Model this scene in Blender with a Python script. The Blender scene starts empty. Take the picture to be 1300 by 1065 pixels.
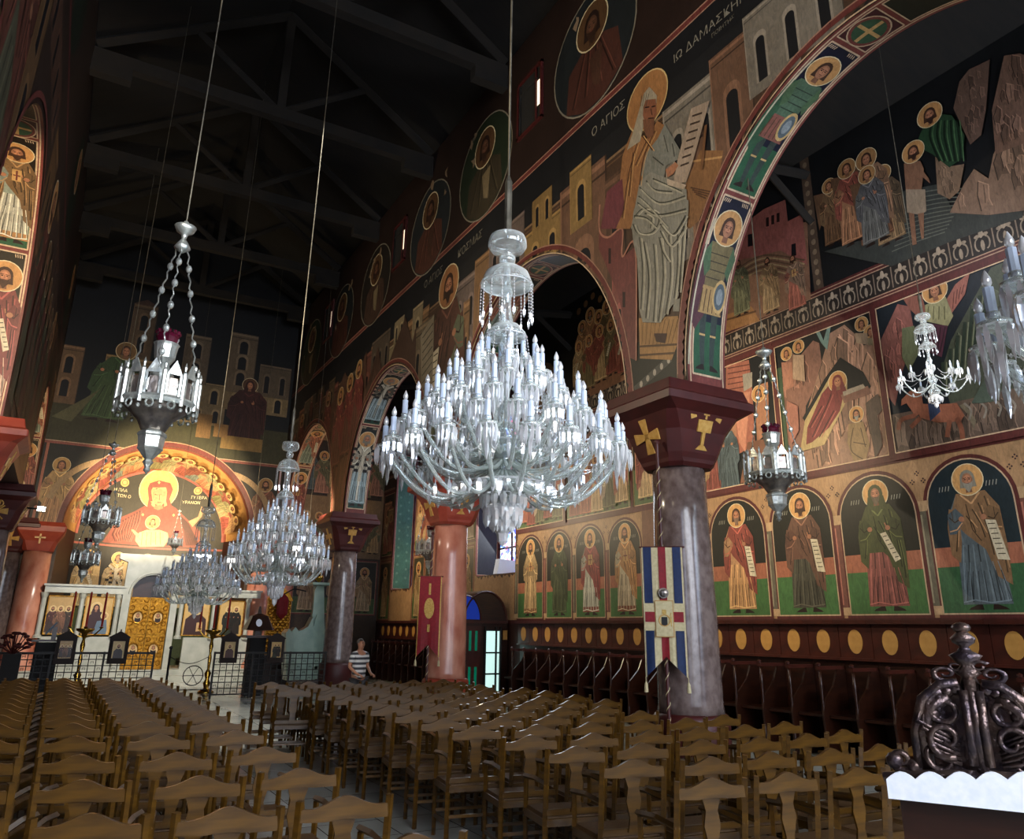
import bpy, bmesh, math, random
from math import sin, cos, pi, sqrt, radians as R_
from mathutils import Vector, Matrix
from mathutils.geometry import tessellate_polygon
rnd = random.Random(7)
col = bpy.context.scene.collection
H = 1.75
# ---------------------------------------------------------------- camera numbers (used also to read mural outlines off the photograph)
F_, P_, RO_, YAW_ = 974.4, .3093, .0148, .5139
def _cam():
    cy, sy, cp, sp = cos(YAW_), sin(YAW_), cos(P_), sin(P_)
    fw = Vector((sy*cp, cy*cp, sp)); rt = Vector((cy, -sy, 0)); up = rt.cross(fw)
    r = rt*cos(RO_)+up*sin(RO_); u = -rt*sin(RO_)+up*cos(RO_)
    return fw, r, u
FW, RT, UP = _cam()
def ray(x, y): return FW*F_+RT*(x-650)+UP*(487.5-y)
def onX(x, y, X): d = ray(x, y); d = d*(X/d.x); return (d.y, d.z+H)
def onY(x, y, Y): d = ray(x, y); d = d*(Y/d.y); return (d.x, d.z+H)
# ---------------------------------------------------------------- materials
def lin(h):
    if isinstance(h, str):
        h = h.lstrip('#'); c = [int(h[i:i+2], 16)/255 for i in (0, 2, 4)]
    else: c = h
    return tuple(((v+.055)/1.055)**2.4 if v > .04045 else v/12.92 for v in c)+(1,)
MATS = {}
def newmat(n):
    m = bpy.data.materials.new(n); m.use_nodes = True; MATS[n] = m
    nt = m.node_tree; return m, nt, nt.nodes['Principled BSDF']
def simple(n, c, rough=.5, metal=0, c2=None, scale=8, stretch=(1, 1, 1), bump=0, spec=.5, detail=4, coat=0):
    m, nt, b = newmat(n)
    b.inputs['Roughness'].default_value = rough; b.inputs['Metallic'].default_value = metal
    b.inputs['Specular IOR Level'].default_value = spec
    if coat: b.inputs['Coat Weight'].default_value = coat
    tc = nt.nodes.new('ShaderNodeTexCoord'); mp = nt.nodes.new('ShaderNodeMapping'); mp.inputs['Scale'].default_value = stretch
    nz = nt.nodes.new('ShaderNodeTexNoise'); nz.inputs['Scale'].default_value = scale; nz.inputs['Detail'].default_value = detail
    rp = nt.nodes.new('ShaderNodeValToRGB'); rp.color_ramp.elements[0].position = .35; rp.color_ramp.elements[1].position = .65
    rp.color_ramp.elements[0].color = lin(c); rp.color_ramp.elements[1].color = lin(c2 or c)
    L = nt.links.new
    L(tc.outputs['Object'], mp.inputs[0]); L(mp.outputs[0], nz.inputs['Vector']); L(nz.outputs[0], rp.inputs[0]); L(rp.outputs[0], b.inputs['Base Color'])
    if bump:
        bp = nt.nodes.new('ShaderNodeBump'); bp.inputs['Strength'].default_value = bump; bp.inputs['Distance'].default_value = .02
        L(nz.outputs[0], bp.inputs['Height']); L(bp.outputs[0], b.inputs['Normal'])
    return m
simple('chair_wood', '#3a2508', .3, c2='#5c3e0d', scale=3, stretch=(1, 1, 8), coat=.05)
simple('case_wood', '#1c0d07', .75)
simple('rush', '#4c3216', .6, c2='#604624', scale=60)
simple('dark_wood', '#200e08', .32, c2='#32170c', scale=4, stretch=(1, 1, 6))
simple('stall_red', '#34150e', .35, c2='#451c12', scale=5, bump=.3)
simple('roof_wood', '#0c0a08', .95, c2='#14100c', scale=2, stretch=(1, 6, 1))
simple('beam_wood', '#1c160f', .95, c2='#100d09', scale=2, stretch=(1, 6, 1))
simple('marble_pink', '#a45f4b', .25, c2='#c98d74', scale=3, stretch=(1, 1, .5), detail=8)
simple('marble_gray', '#5c4c48', .18, c2='#7c6c66', scale=9, stretch=(1, 1, .8), detail=10)
simple('maroon_paint', '#3c100e', .5, c2='#481512', scale=5)
simple('red_paint', '#8c3526', .45, c2='#9c4430', scale=5)
simple('gold_paint', '#b88a3c', .45, c2='#c99f58', scale=20)
simple('white_marble', '#b9bab0', .3, c2='#a4a69c', scale=3, detail=8)
simple('green_marble', '#8ea79a', .3, c2='#a5bbab', scale=3, detail=8)
simple('gilt', '#c08a2e', .35, .85, c2='#8d5f1c', scale=14, bump=.5)
simple('brass', '#c9a24a', .25, 1, c2='#a8842f', scale=12)
simple('silver', '#d4d6cc', .3, .7, c2='#a9afaa', scale=20, bump=.3)
simple('dark_silver', '#77706c', .3, .75, c2='#a09488', scale=14, bump=.4)
simple('aged_silver', '#453c42', .3, .8, c2='#6e5c54', scale=18, bump=.7)
simple('iron', '#050504', .6, 0, c2='#0a0908', scale=8)
simple('wire', '#6d685b', .5, .6, c2='#4f4b40', scale=8)
simple('candle', '#c9d8ec', .5, c2='#bccbe0', scale=8)
simple('wax', '#efe6cf', .5); simple('red_wax', '#a82a1c', .45)
simple('cloth_red', '#7a0c18', .7, c2='#8a101e', scale=30)
simple('cloth_blue', '#0a2048', .7, c2='#0d2752', scale=30)
simple('cloth_cream', '#cdbf94', .7, c2='#bdae84', scale=30)
simple('cloth_gold', '#b18c40', .5, .3, c2='#c9a85c', scale=40)
simple('cloth_black', '#0c0a0a', .8)
simple('blue_grey', '#4a6070', .6)
simple('ruby_glass', '#3c0818', .15, c2='#500f26', scale=10)
simple('oval_ochre', '#b98a45', .55, c2='#a87a3a', scale=6)
simple('lace', '#e8eefc', .6, c2='#f4f7ff', scale=40)
simple('skin', '#a87458', .5, c2='#9c6a50', scale=12)
simple('hair', '#5c5650', .7)
simple('trousers', '#2b2a2e', .8)
def attr_mat(n, rough, dirt=.35, dscale=1.3, streak=(1, 1, 1)):
    m, nt, b = newmat(n); L = nt.links.new
    b.inputs['Roughness'].default_value = rough; b.inputs['Specular IOR Level'].default_value = .35
    at = nt.nodes.new('ShaderNodeAttribute'); at.attribute_name = 'col'
    tc = nt.nodes.new('ShaderNodeTexCoord'); mp = nt.nodes.new('ShaderNodeMapping'); mp.inputs['Scale'].default_value = streak
    nz = nt.nodes.new('ShaderNodeTexNoise'); nz.inputs['Scale'].default_value = dscale; nz.inputs['Detail'].default_value = 10; nz.inputs['Roughness'].default_value = .7
    rp = nt.nodes.new('ShaderNodeValToRGB'); rp.color_ramp.elements[0].position = .3; rp.color_ramp.elements[1].position = .7
    k = 1-dirt; rp.color_ramp.elements[0].color = (k, k*.97, k*.92, 1); rp.color_ramp.elements[1].color = (1, 1, 1, 1)
    mx = nt.nodes.new('ShaderNodeMix'); mx.data_type = 'RGBA'; mx.blend_type = 'MULTIPLY'; mx.inputs[0].default_value = 1
    L(tc.outputs['Object'], mp.inputs[0]); L(mp.outputs[0], nz.inputs['Vector']); L(nz.outputs[0], rp.inputs[0])
    hs = nt.nodes.new('ShaderNodeHueSaturation'); hs.inputs['Saturation'].default_value = .84; hs.inputs['Value'].default_value = 1.12
    n2 = nt.nodes.new('ShaderNodeTexNoise'); n2.inputs['Scale'].default_value = 17; n2.inputs['Detail'].default_value = 6; n2.inputs['Roughness'].default_value = .75; n2.inputs['Distortion'].default_value = 1.2
    m2 = nt.nodes.new('ShaderNodeMapping'); m2.inputs['Scale'].default_value = (1, 1, .35); r2 = nt.nodes.new('ShaderNodeValToRGB')
    r2.color_ramp.elements[0].position = .36; r2.color_ramp.elements[1].position = .66; r2.color_ramp.elements[0].color = (1-dirt*1.15,)*3+(1,); r2.color_ramp.elements[1].color = (1.0, .97, .93, 1)
    m3 = nt.nodes.new('ShaderNodeMix'); m3.data_type = 'RGBA'; m3.blend_type = 'MULTIPLY'; m3.inputs[0].default_value = 1
    L(at.outputs['Color'], hs.inputs['Color']); L(hs.outputs[0], mx.inputs[6]); L(rp.outputs[0], mx.inputs[7]); L(tc.outputs['Object'], m2.inputs[0]); L(m2.outputs[0], n2.inputs['Vector']); L(n2.outputs[0], r2.inputs[0])
    L(mx.outputs[2], m3.inputs[6]); L(r2.outputs[0], m3.inputs[7]); L(m3.outputs[2], b.inputs['Base Color'])
    return m
attr_mat('fresco', .5)
attr_mat('icon_paint', .35, .15, 6)
# stripes for the polo shirt
m, nt, b = newmat('polo'); tc = nt.nodes.new('ShaderNodeTexCoord'); w = nt.nodes.new('ShaderNodeTexWave'); w.bands_direction = 'Z'
w.inputs['Scale'].default_value = 3.3; rp = nt.nodes.new('ShaderNodeValToRGB'); rp.color_ramp.interpolation = 'CONSTANT'
rp.color_ramp.elements[0].color = lin('#39393f'); rp.color_ramp.elements[1].color = lin('#c9c8c4'); rp.color_ramp.elements[1].position = .5
nt.links.new(tc.outputs['Object'], w.inputs[0]); nt.links.new(w.outputs[0], rp.inputs[0]); nt.links.new(rp.outputs[0], b.inputs['Base Color']); b.inputs['Roughness'].default_value = .8
# crystal: clear glass seen as a bright thin shell
def crystal(n, tint, tr, rough=.06):
    m = bpy.data.materials.new(n); m.use_nodes = True; MATS[n] = m; nt = m.node_tree; nt.nodes.clear(); L = nt.links.new
    o = nt.nodes.new('ShaderNodeOutputMaterial'); t = nt.nodes.new('ShaderNodeBsdfTransparent'); t.inputs[0].default_value = (.93, .96, .98, 1)
    g = nt.nodes.new('ShaderNodeBsdfGlossy'); g.inputs[0].default_value = lin(tint); g.inputs['Roughness'].default_value = rough
    d = nt.nodes.new('ShaderNodeBsdfDiffuse'); d.inputs[0].default_value = lin(tint)
    a = nt.nodes.new('ShaderNodeMixShader'); a.inputs[0].default_value = .55; L(d.outputs[0], a.inputs[1]); L(g.outputs[0], a.inputs[2])
    fr = nt.nodes.new('ShaderNodeLayerWeight'); fr.inputs[0].default_value = .45
    mr = nt.nodes.new('ShaderNodeMapRange'); mr.inputs['To Min'].default_value = 1-tr; mr.inputs['To Max'].default_value = 1
    x = nt.nodes.new('ShaderNodeMixShader'); L(fr.outputs['Facing'], mr.inputs[0]); L(mr.outputs[0], x.inputs[0]); L(t.outputs[0], x.inputs[1]); L(a.outputs[0], x.inputs[2]); L(x.outputs[0], o.inputs[0])
crystal('crystal', '#f4f8f4', .86, .05); crystal('crystal_arm', '#f0f6f0', .62, .06); crystal('crystal_drop', '#ffffff', .25, .04)
def emit(n, c, s, c2=None, scale=5):
    m, nt, b = newmat(n); b.inputs['Base Color'].default_value = lin(c); b.inputs['Emission Strength'].default_value = s; b.inputs['Roughness'].default_value = .2
    if c2:
        tc = nt.nodes.new('ShaderNodeTexCoord'); v = nt.nodes.new('ShaderNodeTexVoronoi'); v.inputs['Scale'].default_value = scale
        rp = nt.nodes.new('ShaderNodeValToRGB'); rp.color_ramp.interpolation = 'CONSTANT'
        cs = [c]+c2; e = rp.color_ramp.elements
        e[0].color = lin(cs[0]); e[1].color = lin(cs[1]); e[1].position = 1/len(cs)
        for i, q in enumerate(cs[2:]): x = e.new((i+2)/len(cs)); x.color = lin(q)
        sp = nt.nodes.new('ShaderNodeSeparateColor'); nt.links.new(tc.outputs['Object'], v.inputs[0]); nt.links.new(v.outputs['Color'], sp.inputs[0]); nt.links.new(sp.outputs[0], rp.inputs[0])
        nt.links.new(rp.outputs[0], b.inputs['Emission Color'])
    else: b.inputs['Emission Color'].default_value = lin(c)
emit('stained', '#eaf6ff', 2.2, ['#5aa0ff', '#2040c8', '#e8f4ff', '#a0c8ff', '#c05080', '#1c3aa0'], 9)
emit('daylight', '#cfe0ff', 9); emit('daylight_pane', '#bfe4dc', 1.1); emit('slit', '#ffe8c8', 1.6); emit('flood', '#fff0d0', 60); emit('pane_green', '#0e7a5c', .25); emit('pane_blue', '#1234a0', .35)
# floor: pale marble slabs
m, nt, b = newmat('floor_marble'); L = nt.links.new; tc = nt.nodes.new('ShaderNodeTexCoord'); br = nt.nodes.new('ShaderNodeTexBrick'); br.offset = 0
br.inputs['Scale'].default_value = 1; br.inputs['Brick Width'].default_value = .6; br.inputs['Row Height'].default_value = .6; br.inputs['Mortar Size'].default_value = .006
br.inputs['Color1'].default_value = lin('#c2c4ba'); br.inputs['Color2'].default_value = lin('#a8aca4'); br.inputs['Mortar'].default_value = lin('#4b4b46')
nz = nt.nodes.new('ShaderNodeTexNoise'); nz.inputs['Scale'].default_value = 2.5; nz.inputs['Detail'].default_value = 9
mx = nt.nodes.new('ShaderNodeMix'); mx.data_type = 'RGBA'; mx.blend_type = 'MULTIPLY'; mx.inputs[0].default_value = .35
L(tc.outputs['Object'], br.inputs[0]); L(tc.outputs['Object'], nz.inputs[0]); L(br.outputs[0], mx.inputs[6]); L(nz.outputs[0], mx.inputs[7]); L(mx.outputs[2], b.inputs['Base Color']); b.inputs['Roughness'].default_value = .18
# ---------------------------------------------------------------- mesh builder
class MB:
    def __init__(s): s.v = []; s.f = []; s.mi = []; s.mats = []; s.m = 0; s.sm = []; s.smooth = False
    def mat(s, n):
        if n not in s.mats: s.mats.append(n)
        s.m = s.mats.index(n); return s
    def add(s, vs, fs):
        b = len(s.v); s.v += [tuple(v) for v in vs]
        for f in fs: s.f.append([b+i for i in f]); s.mi.append(s.m); s.sm.append(s.smooth)
        return s
    def box(s, c, d, rz=0, M=None):
        x, y, z = [k/2 for k in d]
        vs = [Vector((a*x, b_*y, e*z)) for a in (-1, 1) for b_ in (-1, 1) for e in (-1, 1)]
        if rz: q = Matrix.Rotation(rz, 3, 'Z'); vs = [q@v for v in vs]
        if M: vs = [M@v for v in vs]
        c = Vector(c); vs = [v+c for v in vs]
        return s.add(vs, [(0, 1, 3, 2), (4, 6, 7, 5), (0, 4, 5, 1), (2, 3, 7, 6), (0, 2, 6, 4), (1, 5, 7, 3)])
    def loft(s, rings, cap=True):
        n = len(rings[0]); vs = [p for r in rings for p in r]; fs = []
        for i in range(len(rings)-1):
            for j in range(n):
                k = (j+1) % n; fs.append((i*n+j, i*n+k, (i+1)*n+k, (i+1)*n+j))
        if cap: fs.append(tuple(range(n))[::-1]); fs.append(tuple(range((len(rings)-1)*n, len(rings)*n)))
        return s.add(vs, fs)
    def lathe(s, prof, c=(0, 0, 0), n=16, squash=1, rot=0):
        return s.loft([[(c[0]+r*cos(2*pi*j/n+rot), c[1]+r*sin(2*pi*j/n+rot)*squash, c[2]+z) for j in range(n)] for r, z in prof])
    def tube(s, pts, r, n=6, r2=None, rr=None):
        pts = [Vector(p) for p in pts]; rings = []; prev = None
        for i, p in enumerate(pts):
            t = (pts[min(i+1, len(pts)-1)]-pts[max(i-1, 0)])
            if t.length < 1e-9: t = Vector((0, 0, 1))
            t.normalize()
            a = prev if prev is not None else (Vector((0, 0, 1)) if abs(t.z) < .9 else Vector((1, 0, 0)))
            u = t.cross(a); 
            if u.length < 1e-4: u = t.cross(Vector((.3, 1, .2)))
            u.normalize(); w = u.cross(t); prev = w
            k = rr[i] if rr else (r if r2 is None else r+(r2-r)*i/(len(pts)-1))
            rings.append([p+(u*cos(2*pi*j/n)+w*sin(2*pi*j/n))*k for j in range(n)])
        return s.loft(rings)
    def prism(s, pts, M, d):           # outline in XY of M, thickness d along its z
        n = len(pts); a = [M@Vector((x, y, -d/2)) for x, y in pts]; b_ = [M@Vector((x, y, d/2)) for x, y in pts]
        fs = [tuple(range(n))[::-1], tuple(range(n, 2*n))]+[(i, (i+1) % n, n+(i+1) % n, n+i) for i in range(n)]
        return s.add(a+b_, fs)
    def ball(s, c, r, n=10, k=6, sz=1, sx=1, sy=1):
        return s.loft([[(c[0]+sx*r*sin(pi*i/k)*cos(2*pi*j/n), c[1]+sy*r*sin(pi*i/k)*sin(2*pi*j/n), c[2]-sz*r*cos(pi*i/k)) for j in range(n)] for i in range(k+1) if True], cap=False) if r else s
    def torus(s, c, Rr, r, n=20, k=6, M=None):
        vs = []; fs = []
        for i in range(n):
            for j in range(k):
                a, b_ = 2*pi*i/n, 2*pi*j/k; v = Vector(((Rr+r*cos(b_))*cos(a), (Rr+r*cos(b_))*sin(a), r*sin(b_)))
                if M: v = M@v
                vs.append(v+Vector(c)); fs.append((i*k+j, ((i+1) % n)*k+j, ((i+1) % n)*k+(j+1) % k, i*k+(j+1) % k))
        return s.add(vs, fs)
    def build(s, name, mat=None, parent=None, loc=None, **kw):
        me = bpy.data.meshes.new(name); me.from_pydata(s.v, [], s.f)
        for q in (s.mats or [mat]): me.materials.append(MATS[q])
        if s.mats: me.polygons.foreach_set('material_index', s.mi)
        if any(s.sm): me.polygons.foreach_set('use_smooth', s.sm)
        bm = bmesh.new(); bm.from_mesh(me); bmesh.ops.recalc_face_normals(bm, faces=bm.faces); bm.to_mesh(me); bm.free()
        me.update(); return link(name, me, parent, loc, **kw)
def link(name, me, parent=None, loc=None, label=None, cat=None, group=None, kind=None):
    o = bpy.data.objects.new(name, me); col.objects.link(o)
    if parent: o.parent = parent
    if loc: o.location = loc
    return tag(o, label, cat, group, kind)
def tag(o, label=None, cat=None, group=None, kind=None):
    if label: o['label'] = label
    if cat: o['category'] = cat
    if group: o['group'] = group
    if kind: o['kind'] = kind
    return o
def thing(name, loc, label, cat, group=None, rz=0):
    o = link(name, None, None, loc, label, cat, group); o.rotation_euler.z = rz; return o
KIDS = {}
def copy_tree(o, loc, rz=None, label=None, cat=None, group=None):
    if not KIDS.get('_n') == len(bpy.data.objects):
        KIDS.clear()
        for q in bpy.data.objects:
            if q.parent: KIDS.setdefault(q.parent.name, []).append(q)
    def rec(a, par):
        c = a.copy(); col.objects.link(c); c.parent = par
        for ch in KIDS.get(a.name, []): rec(ch, c)
        return c
    r = rec(o, None); r.location = loc
    if rz is not None: r.rotation_euler.z = rz
    KIDS['_n'] = len(bpy.data.objects)
    for k, v in (('label', label), ('category', cat), ('group', group)):
        if v: r[k] = v
    return r
# ---------------------------------------------------------------- mural painter: coloured shapes lying on a wall
EPS = .0004
class Paint:
    def __init__(s, mapf, curved=None, keep=None): s.p = []; s.map = mapf; s.L = 1; s.curved = curved; s.keep = keep; s.tr = None
    def poly(s, pts, c, L=None):
        if s.tr: pts = [s.tr(*p) for p in pts]
        s.p.append((pts, lin(c), s.L if L is None else L)); s.L += 1
    def rect(s, x0, y0, x1, y1, c, L=None): s.poly([(x0, y0), (x1, y0), (x1, y1), (x0, y1)], c, L)
    def ell(s, cx, cy, rx, ry, c, n=18, a0=0, a1=2*pi):
        s.poly([(cx+rx*cos(a0+(a1-a0)*i/n), cy+ry*sin(a0+(a1-a0)*i/n)) for i in range(n if a1-a0 > 6.2 else n+1)], c)
    def stroke(s, pts, w, c, closed=False):
        if closed: pts = list(pts)+[pts[0]]
        L = s.L
        for (a, b), (d, e) in zip(pts, pts[1:]):
            l = sqrt((d-a)**2+(e-b)**2) or 1; nx, ny = -(e-b)/l*w/2, (d-a)/l*w/2
            s.poly([(a+nx, b+ny), (a-nx, b-ny), (d-nx, e-ny), (d+nx, e+ny)], c, L+(.3 if len(s.p) % 2 else 0))
        s.L = L+1
    def ringl(s, cx, cy, rx, ry, w, c, n=24, a0=0, a1=2*pi):
        s.stroke([(cx+rx*cos(a0+(a1-a0)*i/n), cy+ry*sin(a0+(a1-a0)*i/n)) for i in range(n+1)], w, c)
    def text(s, t, x, y, h, c, rot=0, sx=1):
        cu = bpy.data.curves.new('t', 'FONT'); cu.body = t; cu.size = h*1.4; cu.align_x = 'CENTER'; cu.resolution_u = 2
        o = bpy.data.objects.new('t', cu); me = bpy.data.meshes.new_from_object(o)
        L = s.L
        for p in me.polygons:
            q = []
            for i in p.vertices:
                v = me.vertices[i].co; a, b = v.x*sx, v.y; q.append((x+a*cos(rot)-b*sin(rot), y+a*sin(rot)+b*cos(rot)))
            s.poly(q, c, L)
        s.L = L+1; bpy.data.objects.remove(o); bpy.data.curves.remove(cu); bpy.data.meshes.remove(me)
    def layers(s):
        grid = {}; out = []; k = .25
        for pts, c, L in s.p:
            xs = [a for a, b in pts]; ys = [b for a, b in pts]; bb = (min(xs), min(ys), max(xs), max(ys)); m = 0; big = (bb[2]-bb[0])*(bb[3]-bb[1]) > 40*k*k
            cells = [(i, j) for i in range(int(bb[0]//k), int(bb[2]//k)+1) for j in range(int(bb[1]//k), int(bb[3]//k)+1)]
            for q in cells:
                for o, l in grid.get(q, ()):
                    if l > m and o[0] < bb[2] and o[2] > bb[0] and o[1] < bb[3] and o[3] > bb[1]: m = l
            for q in cells: grid.setdefault(q, []).append((bb, m+1))
            out.append((pts, c, m+1))
        return out
    def emit(s, V, Fc, C):
        for pts, c, L in s.layers():
            if s.curved or s.keep:
                tris = tessellate_polygon([[Vector((a, b, 0)) for a, b in pts]])
                st = [tuple(pts[i] for i in t) for t in tris]; mx = s.curved or .16
                while st:
                    t = st.pop(); e = [((t[i][0]-t[(i+1) % 3][0])**2+(t[i][1]-t[(i+1) % 3][1])**2)**.5 for i in range(3)]; k = e.index(max(e))
                    if s.keep:
                        kk = [s.keep(*q) for q in t]
                        if not any(kk): 
                            if max(e) < .5: continue
                        elif all(kk) and not s.curved and max(e) < .6: e[k] = 0
                    if e[k] > mx:
                        a, b, d = t[k], t[(k+1) % 3], t[(k+2) % 3]; m_ = ((a[0]+b[0])/2, (a[1]+b[1])/2); st += [(a, m_, d), (m_, b, d)]; continue
                    if s.keep and not all(kk): continue
                    n = len(V); V += [s.map(x, y, L*(.0011 if s.curved else EPS)+(.003 if s.curved else 0)) for x, y in t]; Fc.append((n, n+1, n+2)); C.append(c)
            else:
                n = len(V); V += [s.map(x, y, L*EPS) for x, y in pts]; Fc.append(tuple(range(n, n+len(pts)))); C.append(c)
def build_painted(name, paints, mb=None, base='#3a1a14', mat='fresco', parent=None, **kw):
    V = []; Fc = []; C = []
    if mb: V += mb.v; Fc += [tuple(f) for f in mb.f]; C += [lin(base)]*len(mb.f)
    for p in paints: p.emit(V, Fc, C)
    me = bpy.data.meshes.new(name); me.from_pydata([tuple(v) for v in V], [], Fc); me.materials.append(MATS[mat])
    at = me.color_attributes.new('col', 'FLOAT_COLOR', 'CORNER'); buf = []
    for p, c in zip(me.polygons, C): buf += list(c)*p.loop_total
    at.data.foreach_set('color', buf); me.update()
    return link(name, me, parent, **kw)
def sh(c, k):                         # another pigment of the same family, for drawn folds
    a = [int(c[i:i+2], 16) for i in (1, 3, 5)]; return '#%02x%02x%02x' % tuple(max(0, min(255, int(v*k))) for v in a)
SKIN = '#a8683c'
HALO = '#c98a2c'
def head(p, x, y, r, hair='#4a2c18', beard=None, halo=HALO, veil=None, skin=SKIN, hl=1.75):
    if halo:
        p.ell(x, y, r*hl*1.06, r*hl*1.06, '#e8d8a8', 22); p.ell(x, y, r*hl, r*hl, halo, 22)
    if veil: p.ell(x, y-.05*r, r*1.05, r*1.25, veil, 14); p.poly([(x-r*1.1, y-r*.3), (x+r*1.1, y-r*.3), (x+r*1.5, y-r*2), (x-r*1.5, y-r*2)], veil)
    else: p.ell(x, y+.12*r, r*.86, r*1.0, hair, 14); p.poly([(x-r*.85, y), (x-r*.95, y-r*.9), (x+r*.95, y-r*.9), (x+r*.85, y)], hair)
    p.poly([(x-.3*r, y-r*.6), (x+.3*r, y-r*.6), (x+.38*r, y-r*1.5), (x-.38*r, y-r*1.5)], sh(skin, .8))
    p.ell(x, y-.1*r, r*.62, r*.85, skin, 14); p.ell(x, y+.05*r, r*.4, r*.5, sh(skin, 1.2), 10)
    if beard: p.poly([(x-.6*r, y-.2*r), (x-.3*r, y-.42*r), (x, y-.35*r), (x+.3*r, y-.42*r), (x+.6*r, y-.2*r), (x+.45*r, y-.9*r), (x, y-1.5*r), (x-.45*r, y-.9*r)], beard)
    for sx in (-1, 1):
        p.ell(x+sx*.25*r, y+.02*r, .13*r, .07*r, '#1c0f08', 6); p.stroke([(x+sx*.08*r, y+.2*r), (x+sx*.45*r, y+.17*r)], .07*r, '#2a160c')
    p.stroke([(x, y+.12*r), (x+.05*r, y-.25*r)], .06*r, '#5c3018'); p.stroke([(x-.16*r, y-.42*r), (x+.16*r, y-.42*r)], .07*r, '#7a2a1c')
def standing(p, x, y, h, robe='#8a4a3a', mantle=None, under=None, hair='#4a2c18', beard='#4a2c18', halo=HALO, scroll=0, veil=None, hem=None, checks=False, flip=1, wide=1, warrior=False, lean=0):
    """haloed figure standing at x, y (its feet), h high, drawn with folds"""
    def T(pts): return [(x+(a*flip*wide+lean*b)*h, y+b*h) for a, b in pts]
    r = .062*h; p.L += 0
    for sx in (-1, 1): p.poly(T([(sx*.04, .03), (sx*.12, .0), (sx*.14, -.015), (sx*.03, -.015)]), '#2a1810')
    if warrior:
        for sx in (-1, 1):
            p.poly(T([(sx*.03, .4), (sx*.11, .4), (sx*.1, .22), (sx*.08, .02), (sx*.03, .02), (sx*.03, .2)]), '#37443f'); p.stroke(T([(sx*.03, .2), (sx*.1, .2)]), .012*h, '#c9a050')
        p.poly(T([(-.2, .74), (-.24, .3), (-.16, .22), (.1, .5), (.16, .76)]), mantle or '#5a2a34')
        p.poly(T([(-.12, .5), (.12, .5), (.14, .33), (-.14, .33)]), under or '#b08a40')
        for i in range(6): p.stroke(T([(-.12+.048*i, .48), (-.13+.052*i, .34)]), .008*h, '#5c3a18')
        p.poly(T([(-.13, .77), (.13, .77), (.11, .5), (-.11, .5)]), robe)
        for i in range(4): p.stroke(T([(-.11, .55+.05*i), (.11, .55+.05*i)]), .007*h, sh(robe, .55))
        p.poly(T([(.13, .77), (.19, .7), (.15, .55), (.1, .6)]), '#4a6a44'); p.poly(T([(-.13, .77), (-.2, .68), (-.13, .55), (-.08, .6)]), '#4a6a44')
        p.ell(x+.062*h*flip, y+.45*h, .058*h, .105*h, '#c9a050', 16); p.ell(x+.062*h*flip, y+.45*h, .044*h, .083*h, '#56656c', 16); p.ell(x+.062*h*flip, y+.45*h, .027*h, .052*h, '#8a9498', 12)
        p.stroke(T([(-.18, .9), (-.22, .0)]), .012*h, '#c8c0a0')
    else:
        body = under or robe
        p.poly(T([(-.1, .78), (.1, .78), (.16, .66), (.15, .4), (.17, .02), (-.17, .02), (-.15, .4), (-.16, .66)]), body)
        for i in range(7):
            a = -.13+.043*i; p.stroke(T([(a*.7, .5), (a, .26), (a*1.1, .035)]), .009*h, sh(body, .55 if i % 2 else 1.3))
        p.poly(T([(-.1, .78), (.1, .78), (.165, .66), (.18, .45), (.12, .42), (-.12, .42), (-.18, .45), (-.165, .66)]), robe)
        if hem: p.poly(T([(-.168, .08), (.168, .08), (.17, .02), (-.17, .02)]), hem)
        if mantle:
            p.poly(T([(-.1, .78), (.11, .78), (.19, .66), (.2, .4), (.19, .14), (.1, .2), (.05, .38), (-.08, .5), (-.17, .62)]), mantle)
            p.poly(T([(-.17, .68), (-.1, .66), (-.11, .45), (-.14, .3), (-.2, .36), (-.2, .55)]), mantle)
            for a, b, c_, d in ((.1, .74, .15, .3), (.05, .7, .1, .34), (.14, .6, .17, .22), (-.12, .64, -.16, .38), (0, .66, .06, .46), (-.05, .62, .0, .5)):
                p.stroke(T([(a, b), ((a+c_)/2+.012, (b+d)/2), (c_, d)]), .009*h, sh(mantle, .55)); p.stroke(T([(a+.02, b-.02), (c_+.018, d+.03)]), .007*h, sh(mantle, 1.4))
        else:
            p.stroke(T([(0, .76), (0, .06)]), .03*h, sh(robe, 1.35)); p.poly(T([(-.15, .64), (.15, .64), (.17, .5), (-.17, .5)]), sh(robe, .85))
            for a in (-.12, -.07, .07, .12): p.stroke(T([(a, .7), (a*1.2, .4)]), .009*h, sh(robe, .55))
        if checks:
            for i in range(8):
                for j in range(5):
                    if (i+j) % 2: p.rect(x+(-.16+.064*j)*h, y+(.42+.04*i)*h, x+(-.10+.064*j)*h, y+(.46+.04*i)*h, '#1c1a18')
            p.stroke(T([(0, .76), (0, .3)]), .05*h, '#cfc4a8'); p.stroke(T([(-.12, .74), (0, .64), (.12, .74)]), .04*h, '#cfc4a8')
        mc = mantle or robe
        for sx in (-1, 1):
            p.poly(T([(sx*.19, .5), (sx*.185, .64), (sx*.12, .68), (sx*.07, .62), (sx*.085, .565), (sx*.14, .5)]), sh(mc if sx > 0 else robe, .88))
            p.stroke(T([(sx*.185, .52), (sx*.13, .53), (sx*.085, .575)]), .008*h, sh(mc, 1.5)); p.stroke(T([(sx*.175, .62), (sx*.14, .58), (sx*.1, .6)]), .008*h, sh(mc, .5)); p.stroke(T([(sx*.15, .66), (sx*.15, .6)]), .006*h, sh(mc, .55))
        for a in (-.14, -.095, -.05, .0, .05, .1, .145): p.stroke(T([(a*.8, .3), (a*1.0, .17), (a*1.1, .04)]), .005*h, sh(body, 1.35)); p.stroke(T([(a*.8+.012, .24), (a*1.08+.01, .035)]), .006*h, sh(body, .6))
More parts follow.
